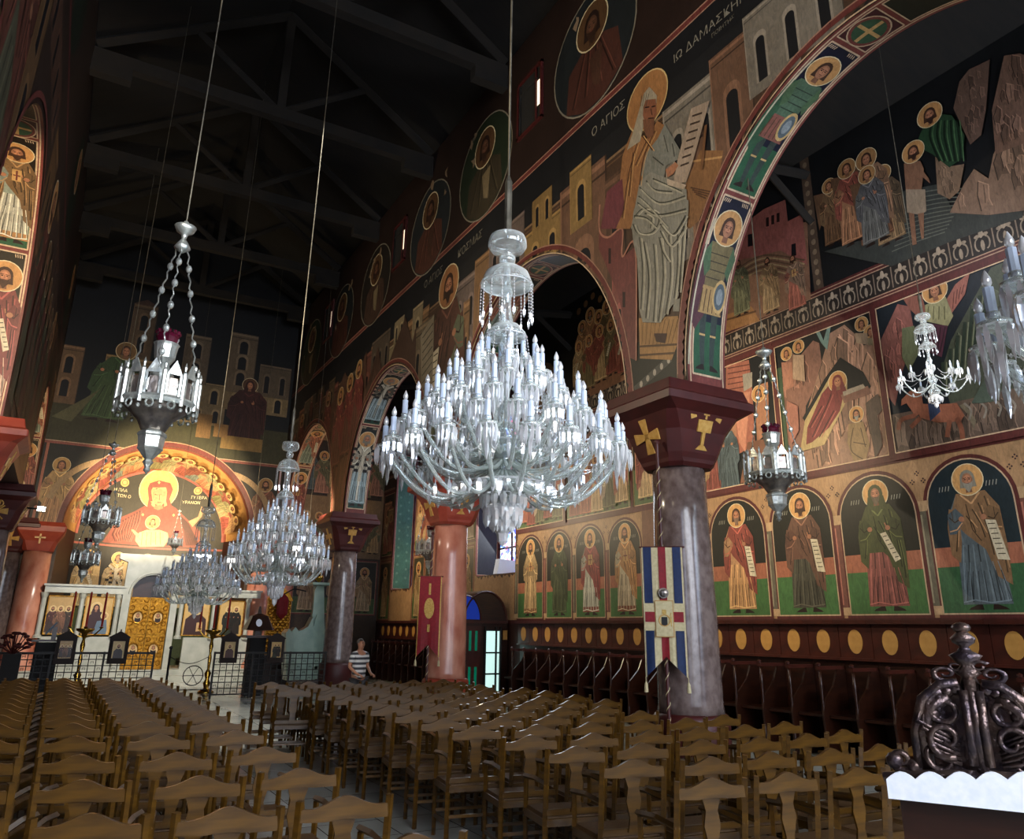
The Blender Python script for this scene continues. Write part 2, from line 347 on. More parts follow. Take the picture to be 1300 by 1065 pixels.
        p.stroke(T([(-.165, .035), (-.08, .05), (.03, .03), (.165, .045)]), .008*h, sh(body, 1.4))
        p.stroke(T([(-.07, .77), (0, .70), (.07, .77)]), .012*h, sh(mc, 1.5)); p.stroke(T([(-.04, .7), (-.02, .52), (.03, .44)]), .007*h, sh(mc, .55))
        p.ell(x+.07*h*flip, y+.6*h, .022*h, .02*h, SKIN, 8); p.ell(x-.085*h*flip, y+.6*h, .022*h, .02*h, SKIN, 8); p.stroke(T([(.06, .61), (.05, .64)]), .009*h, SKIN)
        if scroll == 1:
            p.poly(T([(.0, .56), (.05, .57), (.15, .36), (.1, .34)]), '#d8ccaa')
            for i in range(6): p.stroke(T([(.022+.016*i, .535-.032*i), (.055+.016*i, .54-.032*i)]), .006*h, '#3a2a1c')
        elif scroll == 2:
            p.poly(T([(.08, .58), (.15, .57), (.2, .3), (.12, .31)]), '#d8ccaa')
            for i in range(7): p.stroke(T([(.092+.006*i, .55-.034*i), (.142+.006*i, .548-.034*i)]), .006*h, '#3a2a1c')
        elif scroll == 3:
            p.poly(T([(-.04, .68), (.05, .68), (.05, .56), (-.04, .56)]), '#c09040'); p.stroke(T([(.005, .67), (.005, .57)]), .012*h, '#6a2018'); p.stroke(T([(-.03, .62), (.04, .62)]), .012*h, '#6a2018')
    head(p, x+lean*.87*h, y+.87*h, r, hair, beard, halo, veil)
def building(p, x0, y0, x1, y1, c, win='#15161c', roof=None, nx=2, ny=2, arch=True, merlon=False, slope=0):
    p.poly([(x0, y0), (x1, y0), (x1, y1+slope), (x0, y1)], c)
    w, h = x1-x0, y1-y0
    p.stroke([(x0, y1-.03*h), (x1, y1-.03*h+slope)], .025*h, sh(c, 1.3)); p.stroke([(x0, y1-.08*h), (x1, y1-.08*h+slope)], .012*h, sh(c, .6))
    p.stroke([(x0, y0), (x0, y1)], .012*h, sh(c, 1.25)); p.stroke([(x1, y0), (x1, y1+slope)], .012*h, sh(c, .6))
    if roof: p.poly([(x0-.05*w, y1), (x1+.05*w, y1), ((x0+x1)/2, y1+.28*w)], roof)
    if merlon:
        n = 5
        for i in range(n): p.rect(x0+w*i/n, y1, x0+w*(i+.55)/n, y1+.06*h, sh(c, 1.15))
    for i in range(nx):
        for j in range(ny):
            cx = x0+w*(i+.5)/nx; cy = y0+h*(.12+.8*j/ny); ww = w/nx*.3; hh = h/ny*.5
            p.rect(cx-ww*.75, cy, cx+ww*.75, cy+hh, sh(c, 1.25)); p.rect(cx-ww/2, cy, cx+ww/2, cy+hh*.92, win)
            if arch: p.ell(cx, cy+hh, ww*.75, ww*.75, sh(c, 1.25), 8, 0, pi); p.ell(cx, cy+hh*.92, ww/2, ww/2, win, 8, 0, pi)
def rocks(p, pts, c, seed=0, n=12):
    n = int(n*2.2)
    p.poly(pts, c); rr = random.Random(seed)
    xs = [a for a, b in pts]; ys = [b for a, b in pts]; w = max(xs)-min(xs); h = max(ys)-min(ys)
    def inside(x, y):
        k = False; j = len(pts)-1
        for i in range(len(pts)):
            if (pts[i][1] > y) != (pts[j][1] > y) and x < (pts[j][0]-pts[i][0])*(y-pts[i][1])/(pts[j][1]-pts[i][1])+pts[i][0]: k = not k
            j = i
        return k
    for i in range(n):
        x, y = min(xs)+rr.random()*w, min(ys)+rr.random()*h; s = .075*(w+h)*(.5+rr.random()); k = rr.choice((-1, 1))
        q = [(x+k*s*.1, y+s*.75), (x+s*.3, y+s*.35), (x+s*.22, y-s*.3), (x+s*.3, y-s*.7), (x-s*.02, y-s*.55), (x-s*.2, y-s*.75), (x-s*.24, y+s*.1)]
        if all(inside(*t) for t in q): 
            p.poly(q, sh(c, rr.choice([.8, .88, 1.1, 1.2]))); p.stroke([q[0], q[6], q[5]], s*.05, sh(c, .5)); p.stroke([q[0], q[1], q[2], q[3]], s*.045, sh(c, 1.4)); p.stroke([((q[0][0]+q[1][0])/2, q[0][1]-s*.3), (x+s*.03, y-s*.45)], s*.03, sh(c, .6))
def crowd(p, x0, x1, y, h, n, seed=1, robes=('#8a3c2c', '#6c6a4a', '#b08a50', '#4a5a60', '#a06a50')):
    rr = random.Random(seed)
    for i in range(n):
        x = x0+(x1-x0)*(i+.5)/n; standing(p, x, y+rr.uniform(-.03, .05)*h, h*rr.uniform(.88, 1), robe=rr.choice(robes), mantle=rr.choice(robes), beard=rr.choice(['#4a2c18', None, '#8a8070']), flip=rr.choice((-1, 1)), scroll=rr.choice((0, 0, 1)))
def border(p, x0, y0, x1, y1, w=.07, c='#5c1712', line='#d8b48c'):
    for a, b in (((x0, y0), (x1, y0)), ((x0, y1), (x1, y1)), ((x0, y0), (x0, y1)), ((x1, y0), (x1, y1))): p.stroke([a, b], w, c)
    q = w*.62
    for a, b in (((x0+q, y0+q), (x1-q, y0+q)), ((x0+q, y1-q), (x1-q, y1-q)), ((x0+q, y0+q), (x0+q, y1-q)), ((x1-q, y0+q), (x1-q, y1-q))): p.stroke([a, b], w*.18, line)
# ================================================================= THE SETTING
XF, XB = 6.72, 7.38; LF, LB = -1.25, -1.91; XA = 10.82; YE = 29.57; YW = -7.0; ZS = 4.88
CY = [.65, 7.85, 15.05, 22.25, 29.45]; AC = [-2.95, 4.25, 11.45, 18.65, 25.85]; AA, AB = 2.95, 3.5
LC = [-2.95, 4.25, 11.45, 25.85]
def open_(y, z, cs=AC):
    if z < ZS: return True
    return any(((y-c)/AA)**2+((z-ZS)/AB)**2 < 1 for c in cs)
def arch_z(y, cs):
    for c in cs:
        if abs(y-c) < AA: return ZS+AB*sqrt(max(0, 1-((y-c)/AA)**2))
    return ZS
def arcade(xf, xb, cs):
    mb = MB(); ys = [YW]
    y = YW
    brk = sorted([c-AA for c in AC]+[c+AA for c in AC]+[YE])
    ts = set([YW, YE])
    for c in cs:
        for i in range(41): ts.add(round(c-AA*cos(pi*i/40), 4))
    ts = sorted(t for t in ts if YW <= t <= YE)
    for a, b in zip(ts, ts[1:]):
        if b-a < 1e-3: continue
        za, zb = arch_z(a, cs), arch_z(b, cs); zt = 13.7
        for x in (xf, xb): mb.add([(x, a, za), (x, b, zb), (x, b, zt), (x, a, zt)], [(0, 1, 2, 3)])
        mb.add([(xf, a, za), (xf, b, zb), (xb, b, zb), (xb, a, za)], [(0, 1, 2, 3)])
    mb.add([(xf, YW, 13.7), (xf, YE, 13.7), (xb, YE, 13.7), (xb, YW, 13.7)], [(0, 1, 2, 3)])
    return mb
MAROON = '#6a1c16'; NAVY = '#14171c'; OCH = '#a87a3c'; CREAM = '#d8b890'
def soffit(yc, x0, figs, side=1):
    """underside of one arch; u across, v up the curve from the springing on the altar side"""
    Rm = 3.22
    def mp(u, v, d):
        t = v/Rm; n = Vector((0, -cos(t), -sin(t)))
        return Vector((x0+u, yc+side*AA*cos(t), ZS+AB*sin(t)))+Vector((0, n.y*side, n.z))*d
    p = Paint(mp, curved=.14); W = .66; top = Rm*pi/2
    p.rect(0, 0, W, top+1.2, '#7a281c')
    p.stroke([(.045, 0), (.045, top+1.2)], .02, CREAM); p.stroke([(W-.045, 0), (W-.045, top+1.2)], .02, CREAM)
    v = .12
    for (bg, gr, kw, hh) in figs:
        p.rect(.08, v, W-.08, v+hh+.22, bg); p.rect(.08, v, W-.08, v+hh*.33, gr)
        border(p, .08, v, W-.08, v+hh+.22, .02, CREAM, CREAM)
        standing(p, W/2, v+.1, hh, wide=.7, **kw)
        for k in range(4): p.stroke([(.11+.03*k, v+hh+.14), (.125+.03*k, v+hh+.19)], .012, CREAM); p.stroke([(.43+.03*k, v+hh+.19), (.44+.03*k, v+hh+.14)], .012, CREAM)
        v += hh+.3
    q = top; top = q+.3
    p.rect(.08, v, W-.08, top, '#451018'); border(p, .08, v, W-.08, top, .015, CREAM, CREAM); p.rect(.08, top+.08, W-.08, q+1.2, '#1c2418'); border(p, .08, top+.08, W-.08, q+1.2, .015, CREAM, CREAM)
    p.ell(W/2, top-.3, .24, .27, CREAM, 22); p.ell(W/2, top-.3, .225, .25, '#7a281c', 22); p.ell(W/2, top-.3, .19, .21, '#2f5a3c', 22)
    p.stroke([(W/2, top-.5), (W/2, top-.1)], .05, '#c99a48'); p.stroke([(W/2-.18, top-.3), (W/2+.18, top-.3)], .05, '#c99a48')
    return p
WAR = dict(warrior=True, robe='#7a6a3c', mantle='#5a2a34', beard=None); WAR2 = dict(warrior=True, robe='#4c6a50', mantle='#2c5a3c', under='#8a4a3a', beard=None)
BIS = dict(robe='#b8b09a', under='#8aa0a4', checks=True, beard='#8a8070', hair='#8a8070'); SNT = dict(robe='#c0a070', mantle='#8a3c2c', scroll=3); SN2 = dict(robe='#7c8a78', mantle='#a05a3a', scroll=2)
SN3 = dict(robe='#8c9a8c', under='#b8b8a8', mantle='#7a5a30', scroll=3, hem='#b07a30'); SN4 = dict(robe='#a88a78', mantle='#7c2c28', scroll=1)
GRN = '#1e5a38'
# ---- right nave wall
P_r = Paint(lambda u, v, d: Vector((XF-d, -u, v)), keep=lambda u, v: not open_(-u, v))
p = P_r; p.stroke
p.rect(-YE, ZS, -YW, 13.7, '#2b1a14')
p.rect(-YE, ZS, -YW, 10.32, '#1d1e22')
# rows of painted architecture between the arches
p.rect(-YE, ZS, -YW, 9.15, '#4c3422'); p.stroke([(-YE, 9.15), (-YW, 9.15)], .05, '#8a6a44'); p.stroke([(-YE, 9.05), (-YW, 9.05)], .03, '#6a4a2c')
def bl(y1, y0, z0, z1, c, **k): building(p, -y1, z0, -y0, z1, c, **k)
for k in range(4):
    o = 7.2*k; rr = random.Random(k)
    cs = [('#8a6a2c', '#6f4c34', '#7c7468'), ('#8a7a5a', '#7c5a34', '#6a5a54'), ('#5c4a34', '#6a3a2c', '#54483c'), ('#5a4438', '#6c4430', '#5c5444')][k]
    bl(o+13.0, o+11.9, 8.0, 9.5, cs[1], nx=2, ny=2); bl(o+12.0, o+10.2, 7.9, 9.0, cs[0], nx=3, ny=1); bl(o+11.2, o+10.5, 8.9, 9.7, cs[0], nx=2, ny=1, roof='#7a3a24')
    bl(o+10.2, o+8.85, 5.4, 9.3, cs[1], nx=1, ny=1); bl(o+9.9, o+9.25, 8.3, 9.55, cs[0], nx=1, ny=1)
    bl(o+8.9, o+8.4, 5.2, 8.8, sh(cs[1], .8), nx=1, ny=2); bl(o+8.75, o+8.45, 5.25, 7.2, '#7a3a30', nx=1, ny=1)
    bl(o+7.4, o+6.3, 6.6, 9.2, cs[2], nx=2, ny=2); bl(o+6.4, o+5.7, 7.4, 9.4, cs[1], nx=1, ny=1); bl(o+5.75, o+4.3, 8.3, 9.6, cs[2], nx=3, ny=1); bl(o+6.9, o+6.6, 5.0, 8.6, cs[1], nx=1, ny=2)
    p.rect(-(o+8.45), ZS+.05, -(o+7.25), 5.75, '#1c2018')
    p.stroke([(-(o+8.3), 5.05), (-(o+7.5), 5.3)], .12, '#4a4a44'); 
    for i in range(5): p.ell(-(o+8.15-.15*i), 5.1+.045*i, .035, .05, '#b0a898', 8)
p.rect(-YE, 9.62, -YW, 10.3, '#17181d')
def T(pts, c, q=p, X=XF, ox=600, oy=0, s=3.611): q.poly([(lambda a: (-a[0], a[1]))(onX(ox+x/s, oy+y/s, X)) for x, y in pts], c)
def smooth(pts):
    if len(pts) < 3: return pts
    P = [pts[0]]+list(pts)+[pts[-1]]; o = []
    for i in range(1, len(P)-2):
        for k in range(5):
            t = k/5; o.append(tuple(.5*((2*P[i][j])+(-P[i-1][j]+P[i+1][j])*t+(2*P[i-1][j]-5*P[i][j]+4*P[i+1][j]-P[i+2][j])*t*t+(-P[i-1][j]+3*P[i][j]-3*P[i+1][j]+P[i+2][j])*t**3) for j in (0, 1)))
    return o+[pts[-1]]
def S(pts, w, c, q=p, X=XF, ox=600, oy=0, s=3.611, sm=True): q.stroke([(lambda a: (-a[0], a[1]))(onX(ox+x/s, oy+y/s, X)) for x, y in (smooth(pts) if sm else pts)], w, c)
# big enthroned elder with a scroll over the first column
B = dict(ox=640, oy=260)
T([(440, 0), (440, 120), (480, 150), (545, 110), (545, 240), (605, 190), (610, 715), (575, 700), (560, 560), (520, 400), (470, 280), (435, 200)], '#6e2f2a', **B)
S([(440, 0), (440, 120), (480, 150), (545, 110), (545, 240), (605, 190), (610, 715)], .035, '#a86a50', **B)
for a, b in ((480, 240), (545, 440)): T([(a, b-40), (a+12, b-40), (a+12, b+30), (a, b+30)], '#2a1412', **B)
T([(1045, 690), (1150, 690), (1135, 790), (1090, 880), (1040, 1010), (1000, 1047), (960, 1047), (975, 850)], '#8a5a20')
for k in range(4): S([(1000+8*k, 860+10*k), (1095-8*k, 880+10*k)], .02, '#5a3410')
S([(1010, 740), (1145, 720)], .03, '#c08a3c')
T([(620, 520), (800, 510), (812, 600), (770, 712), (625, 705)], '#a8782c', **B)
for k in range(9): S([(640+20*k, 525), (634+17*k, 640)], .012, '#6c4814', **B)
S([(625, 650), (800, 640)], .03, '#5c3c14', **B); S([(625, 690), (785, 680)], .03, '#5c3c14', **B)
T([(735, 600), (800, 640), (850, 555), (890, 580), (835, 700), (800, 760), (765, 960), (725, 1050), (640, 1050), (672, 900), (690, 720), (715, 650)], '#97601f')
T([(620, 880), (690, 820), (700, 960), (660, 1050), (590, 1050)], '#6e2a34')
T([(800, 700), (850, 640), (885, 570), (955, 690), (950, 730), (890, 760), (880, 830), (800, 860), (775, 800)], '#7f8178')
T([(770, 835), (820, 790), (900, 820), (985, 870), (990, 1000), (985, 1050), (730, 1050), (758, 900)], '#8d8c80')
T([(590, 100), (600, 20), (640, -20), (850, -20), (850, 30), (830, 200), (805, 420), (720, 542), (640, 540), (625, 480), (615, 250), (598, 180)], '#8d8c80', **B)
T([(780, 440), (812, 430), (808, 490), (780, 490)], '#8d8c80', **B)
for pts in ([(625, 150), (640, 300), (632, 480)], [(645, 170), (668, 330), (655, 520)], [(690, 180), (700, 350), (690, 535)], [(722, 150), (735, 330), (712, 535)], [(760, 140), (768, 330), (745, 500)], [(800, 110), (800, 280), (785, 430)], [(830, 60), (822, 200), (806, 400)], [(600, 60), (640, 20), (700, 30), (715, 80), (680, 130), (620, 130), (598, 90)], [(720, 120), (770, 190), (835, 100)], [(722, 90), (780, 140), (840, 50)], [(650, 40), (680, 60), (675, 110)], [(715, 150), (730, 210), (760, 260)]):
    S(pts, .022, '#4a4a40', **B); S([(a+9, b+4) for a, b in pts], .026, '#aaa793', **B); S([(a+13, b+5) for a, b in pts], .009, '#d0ccb8', **B)
for pts in ([(770, 860), (860, 930), (980, 900)], [(760, 930), (850, 985), (985, 960)], [(765, 900), (820, 950), (900, 1040)], [(830, 820), (900, 850), (965, 880)], [(745, 990), (800, 1000), (850, 1045)], [(800, 830), (840, 870), (920, 880)]): S(pts, .02, '#4a4a40'); S([(a+5, b+9) for a, b in pts], .024, '#aaa793')
for pts in ([(760, 650), (720, 800), (690, 1000)], [(800, 650), (750, 760)], [(840, 600), (790, 720), (770, 850)], [(740, 700), (720, 900)], [(780, 620), (830, 690)]): S(pts, .022, '#4e2a0c'); S([(a+8, b+4) for a, b in pts], .014, '#d09a48')
for pts in ([(880, 620), (900, 700)], [(920, 660), (930, 720)], [(830, 720), (880, 760)]): S(pts, .018, '#4c4c44')
T([(1008, 500), (1092, 463), (1062, 575), (1010, 760), (985, 835), (925, 850), (945, 735), (975, 620)], '#a8937e'); T([(895, 820), (985, 850), (975, 870), (900, 850)], '#b8a48c')
for k in range(7): S([(1012-9*k, 535+38*k), (1058-10*k, 520+38*k)], .03, '#46342a')
S([(1075, 575), (1055, 780)], .05, '#7a4c1c'); T([(890, 780), (935, 745), (950, 760), (925, 800), (900, 815)], SKIN)
a = onX(822, 128, XF); hy, hz = -a[0], a[1]
p.ell(hy, hz, .50, .50, '#d8b870', 26); p.ell(hy, hz, .475, .475, '#a86c1c', 26)
T([(770, 500), (790, 430), (815, 400), (850, 440), (845, 500), (800, 530), (772, 650), (712, 690), (742, 600)], '#a89c84'); T([(788, 490), (800, 460), (845, 455), (848, 520), (835, 560), (800, 580), (785, 530)], '#8a4c24')
T([(785, 550), (838, 545), (835, 620), (810, 640), (790, 600)], '#7c4a28'); S([(795, 495), (815, 492)], .02, '#241208'); S([(825, 492), (843, 488)], .02, '#241208'); S([(822, 500), (828, 530)], .015, '#3c1c0c'); S([(810, 545), (835, 543)], .02, '#3c1c0c')
for k in range(4): S([(780+12*k, 440-6*k), (775+8*k, 490)], .012, '#5c5444')
T([(690, 590), (750, 590), (742, 635), (700, 628)], '#3c1a10', **B)
p.text('Ο ΑΓΙΟΣ', -8.75, 9.86, .17, '#8c887c', 0); p.text('ΙΩ ΔΑΜΑΣΚΗΝΟΣ', -6.22, 9.86, .15, '#8c887c', 0); p.text('ΠΟΙΗΤΗΣ', -6.1, 9.72, .07, '#7c786c')
# figures over the next columns
standing(p, -14.95, 5.2, 4.75, robe='#6c7458', mantle='#5a3424', beard='#3c2418', scroll=2, flip=-1, halo='#a8681c')
bl(16.9, 15.7, 5.6, 8.9, '#6a5a44', nx=2, ny=2)
p.poly([(-16.5, 8.6), (-15.7, 8.9), (-15.6, 7.0), (-16.2, 6.8)], '#8c8068')
for k in range(8): p.stroke([(-16.35+.02*k, 8.5-.2*k), (-15.75+.01*k, 8.68-.2*k)], .03, '#3a3228')
p.text('Ο ΑΓΙΟΣ', -15.9, 9.85, .2, '#7c786c'); p.text('ΚΟΣΜΑΣ', -13.9, 9.85, .2, '#7c786c')
rocks(p, [(-21, 5.3), (-20.6, 8), (-19.6, 9.3), (-19, 8.2), (-17.6, 9.5), (-17, 8.6), (-16.8, 9), (-16.6, 6)], '#4c3428', 3, 14)
rocks(p, [(-24.5, 5), (-24, 8.5), (-22.6, 9.4), (-21.6, 8.6), (-20.6, 9.5), (-20.2, 7), (-21, 5)], '#5a3c2c', 4, 26)
for i, x in enumerate((-22.8, -21.9, -21.1)): standing(p, x, 6.4+.2*i, 2.6, robe='#6a4030', mantle='#7a2c24', halo='#b07820')
for i, x in enumerate((-27.5, -26.4, -25.2, -24.2)): standing(p, x, 8.6 if i in (1, 2) else 7, 2.2 if i in (0, 3) else 1.0, robe='#5a4030', mantle='#6c2c24', halo='#8a5c20')
# the red course and the row of round medallions above it
p.rect(-YE, 10.3, -YW, 10.42, '#6c2018'); p.stroke([(-YE, 10.3), (-YW, 10.3)], .025, '#a87860'); p.stroke([(-YE, 10.42), (-YW, 10.42)], .025, '#a87860')
for i, (y, z) in enumerate(((9.15, 11.7), (13.3, 11.6), (16.3, 11.5), (20.3, 11.5), (23.6, 11.5), (27.2, 11.5), (5.6, 11.7), (2.3, 11.7))):
    p.ell(-y, z, 1.27, 1.27, '#8a8474', 36); p.ell(-y, z, 1.235, 1.235, ['#20262a', '#22301f', '#262c30', '#2a2420'][i % 4], 36)
    c = ['#4c2418', '#3c3424', '#542c1c', '#4a3428'][i % 4]
    p.poly([(-y-.85, z-.9), (-y-.75, z-.1), (-y-.25, z+.15), (-y+.25, z+.15), (-y+.75, z-.1), (-y+.85, z-.9), (-y+.3, z-1.2), (-y-.3, z-1.2)], c)
    for k in (-.5, -.2, .15, .45): p.stroke([(-y+k*.5, z+.05), (-y+k*1.3, z-.9)], .03, sh(c, .5)); p.stroke([(-y+k*.5+.06, z+.05), (-y+k*1.3+.07, z-.9)], .02, sh(c, 1.5))
    head(p, -y, z+.5, .27, '#2c1810', '#3c2414', '#5c3c18', skin='#5c3820')
    p.poly([(-y-.1, z-.2), (-y+.3, z-.1), (-y+.2, z-.9), (-y, z-.8)], '#7c6c4c' if i % 2 else '#4c2c1c')
    rq = random.Random(i)                       # flaked plaster
    for k in range(3):
        qx, qz = -y+rq.uniform(-1, 1), z+rq.uniform(-.2, 1.2); p.poly([(qx+rq.uniform(0, .16)*cos(t), qz+rq.uniform(.04, .22)*sin(t)) for t in (0, .8, 1.7, 2.6, 3.5, 4.4, 5.3)], '#8c7458')
# arch bands
for c in AC[1:]:
    p.ringl(-c, ZS, AA+.08, AB+.08, .17, '#6c2018', 40, 0, pi); p.ringl(-c, ZS, AA+.015, AB+.015, .02, CREAM, 40, 0, pi); p.ringl(-c, ZS, AA+.17, AB+.17, .02, '#a87860', 40, 0, pi)
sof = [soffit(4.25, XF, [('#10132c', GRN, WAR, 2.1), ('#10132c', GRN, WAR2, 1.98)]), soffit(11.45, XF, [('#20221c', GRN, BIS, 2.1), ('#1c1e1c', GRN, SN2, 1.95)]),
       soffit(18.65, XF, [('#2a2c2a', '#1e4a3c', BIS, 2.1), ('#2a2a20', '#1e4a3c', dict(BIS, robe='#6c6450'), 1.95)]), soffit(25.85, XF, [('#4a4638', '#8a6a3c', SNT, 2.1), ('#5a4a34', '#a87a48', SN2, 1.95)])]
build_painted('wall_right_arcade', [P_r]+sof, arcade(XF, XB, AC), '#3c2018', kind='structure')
# ---- left nave wall
P_l = Paint(lambda u, v, d: Vector((LF+d, u, v)), keep=lambda u, v: not open_(u, v, LC)); p = P_l
p.rect(YW, ZS, YE, 13.7, '#3c2a1e')
for k in range(5):
    o = 7.2*k-7.2
    building(p, o+8.6, 6.2, o+9.4, 9.6, '#6c4c24', nx=1, ny=2); building(p, o+9.5, 8.9, o+12.6, 9.7, '#5c3c28', nx=4, ny=1); building(p, o+13.0, 6.4, o+14.3, 9.5, '#6c4c24', nx=2, ny=2); p.rect(o+8.3, 10.3, o+15.5, 10.42, '#6c2018')
    standing(p, o+15.05, 5.2, 4.4, robe='#5a5a44', mantle='#6a3420'); p.ell(o+12, 11.7, 1.25, 1.25, '#22301f', 28); head(p, o+12, 12.1, .3)
for c in LC: p.ringl(c, ZS, AA+.08, AB+.08, .17, '#7c2c20', 40, 0, pi)
rocks(p, [(15.5, 5.2), (15.4, 9), (17, 9.6), (18.4, 9.0), (19.8, 9.7), (21.6, 9.3), (21.8, 5.2)], '#4c3626', 77, 40)
for k in range(6): standing(p, 16+.95*k, 5.4, 3.4, robe=['#4c4430', '#5c3424', '#5a4a30'][k % 3], mantle=['#5c2c20', '#4a4c34'][k % 2], halo='#7c5620')
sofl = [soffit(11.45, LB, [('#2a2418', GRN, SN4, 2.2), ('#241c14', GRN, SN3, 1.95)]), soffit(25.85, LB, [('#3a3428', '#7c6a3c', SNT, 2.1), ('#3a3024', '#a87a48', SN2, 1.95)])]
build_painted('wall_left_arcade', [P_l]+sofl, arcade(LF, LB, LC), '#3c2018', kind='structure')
# ---- right aisle wall
WIN = [(18.84, 21.25, 3.25, 8.3), (26.2, 28.2, 3.1, 8.3), (-5.5, -3.5, 3.2, 8.3), (-2.6, -.6, 3.2, 8.3)]
def notwin(u, v): return not any(a < -u < b and c < v < d for a, b, c, d in WIN)
mb = MB(); ys = sorted({YW, YE}|{w for q in WIN for w in q[:2]})
for a, b in zip(ys, ys[1:]):
    w = [q for q in WIN if q[0] <= a and b <= q[1]]
    segs = [(0, w[0][2]), (w[0][3], 10.6)] if w else [(0, 10.6)]
    for z0, z1 in segs: mb.box((XA+.55, (a+b)/2, (z0+z1)/2), (1.1, b-a, z1-z0))
P_a = Paint(lambda u, v, d: Vector((XA-d, -u, v)), keep=notwin); p = P_a
p.rect(-YE, 0, -YW, 10.6, '#3c1a14')
p.rect(-YE, 1.99, -YW, 4.3, '#b08450')
ZP = 1.99; zt_ = 4.25
B_ = [-.2, 1.25, 2.65, 4.05, 5.44, 6.85, 8.35, 9.77, 11.3, 13.28, 14.61, 15.97, 17.3, 18.76]
figs = [dict(robe='#6a6a50', mantle='#8a3c2c'), dict(robe='#7a6a50', mantle='#5a3c2c'), dict(robe='#8a8a78', mantle='#5a3a28', scroll=2), dict(robe='#6a5040', mantle='#8a5a3a', scroll=1), dict(robe='#5c6c74', under='#5c6c74', mantle='#8a6438', scroll=2, hair='#8c8878', beard='#9c9888'),
        dict(robe='#4c5228', under='#8a4438', mantle='#4c5228', scroll=1, veil='#4c5228', beard='#6c5c44'), dict(robe='#6c4430', under='#4c4a3c', scroll=2, mantle='#6a4632', beard='#4c3018'), dict(robe='#c08a50', under='#c8904c', mantle='#8c3018', scroll=2, beard='#8a6a50'),
        None, dict(robe='#c8bc98', under='#b8a888', mantle='#b0782c', hem='#8c4420', scroll=3), dict(robe='#b8b8a8', mantle='#8c2018', under='#b8b8a8', hem='#8c3c24', scroll=3), dict(robe='#4c5838', mantle='#3c4a2c', under='#4c5838', scroll=0), dict(robe='#b0905c', under='#b0905c', hem='#8c5a2c', scroll=3)]
for i, (a, b) in enumerate(zip(B_, B_[1:])):
    if i == 8: 
        p.rect(-b, ZP, -a, 4.3, '#7a4a30'); continue
    u0, u1 = -b+.11, -a-.11; w = (u1-u0)/2; cx = (u0+u1)/2; zs = zt_-.12-w
    bg = '#1a2c34' if i < 5 else '#202018'
    arch = [(u0, ZP+.06), (u1, ZP+.06)]+[(cx+w*cos(pi*k/16), zs+w*sin(pi*k/16)) for k in range(17)]
    def off(g): return [(u0-g, ZP+.06-g), (u1+g, ZP+.06-g)]+[(cx+(w+g)*cos(pi*k/16), zs+(w+g)*sin(pi*k/16)) for k in range(17)]
    p.poly(off(.075), '#5a1712'); p.poly(off(.02), '#c8a880'); p.poly(arch, bg)
    p.rect(u0, ZP+.06, u1, ZP+.95, '#a8582c'); p.rect(u0, ZP+.06, u1, ZP+.68, '#3c7030' if i > 4 else '#2f6438')
    if figs[i]: standing(p, cx+.03, ZP+.13, 1.98, wide=.98, halo='#d89a38', flip=1, **figs[i])
    for sx in (-1, 1):
        for k in range(4): p.stroke([(cx+sx*(w*.45+.045*k), 3.72), (cx+sx*(w*.45+.045*k)+.02, 3.79)], .012, '#9c9c90')
    # painted colonnette at the border on the far side
    c = '#7a4434' if i % 2 else '#6a6450'; xb = -b
    p.rect(xb-.085, ZP+.16, xb+.085, zs-.05, '#5a1712'); p.rect(xb-.065, ZP+.16, xb+.065, zs-.05, c); p.stroke([(xb-.02, ZP+.2), (xb-.02, zs-.1)], .025, sh(c, 1.5))
    p.rect(xb-.1, ZP+.04, xb+.1, ZP+.16, '#c09a68'); p.poly([(xb-.08, zs-.05), (xb+.08, zs-.05), (xb+.12, zs+.1), (xb-.12, zs+.1)], '#c09a68')
    for dx, dz in ((0, .0), (-.09, -.12), (.09, -.12)):
        q = (xb+dx, zt_-.2+dz)
        for e, f in ((0, .028), (0, -.028), (.028, 0), (-.028, 0)): p.ell(q[0]+e, q[1]+f, .014, .014, '#3c1c24', 6)
p.rect(-19.05, 4.26, -YW, 4.32, '#5a1712'); p.rect(-YE, ZP-.1, -YW, ZP, '#4c1410')
# scenes above the saints
def scene(y0, y1, z0, z1, bg): p.rect(-y1, z0, -y0, z1, bg)
def frame(y0, y1, z0, z1): border(p, -y1, z0, -y0, z1, .1)
N = dict(q=P_a, X=XA, ox=900, oy=300, s=3.25)
def hd(x, y, r, o=(900, 300, 3.25), **k):
    a = onX(o[0]+x/o[2], o[1]+y/o[2], XA); head(p, -a[0], a[1], r, **k)
# nativity
scene(7.17, 9.3, 4.32, 6.88, '#1a1c1c')
def R(pts, c, seed, n=14, o=(900, 300, 3.25)): rocks(p, [(lambda a: (-a[0], a[1]))(onX(o[0]+x/o[2], o[1]+y/o[2], XA)) for x, y in pts], c, seed, n)
R([(295, 600), (330, 470), (370, 500), (430, 430), (455, 440), (470, 560), (400, 700), (390, 860), (330, 990), (312, 820)], '#8a5c48', 1)
R([(430, 640), (500, 400), (560, 365), (600, 400), (640, 450), (690, 440), (735, 700), (752, 915), (330, 1000), (380, 880), (400, 740)], '#9c7258', 2, 40)
T([(390, 750), (480, 590), (545, 500), (640, 560), (672, 620), (640, 660), (560, 690), (450, 840)], '#181818', **N)
T([(380, 890), (400, 760), (500, 585), (575, 590), (572, 680), (480, 860)], '#b49a5c', **N); T([(405, 860), (410, 790), (470, 650), (512, 600), (562, 640), (545, 720), (500, 790), (430, 850)], '#7a1c18', **N)
for pts in ([(430, 830), (490, 700), (520, 620)], [(460, 830), (520, 720)], [(420, 790), (470, 700)]): S(pts, .018, '#3c0c0a', **N); S([(a+9, b) for a, b in pts], .012, '#b85040', **N)
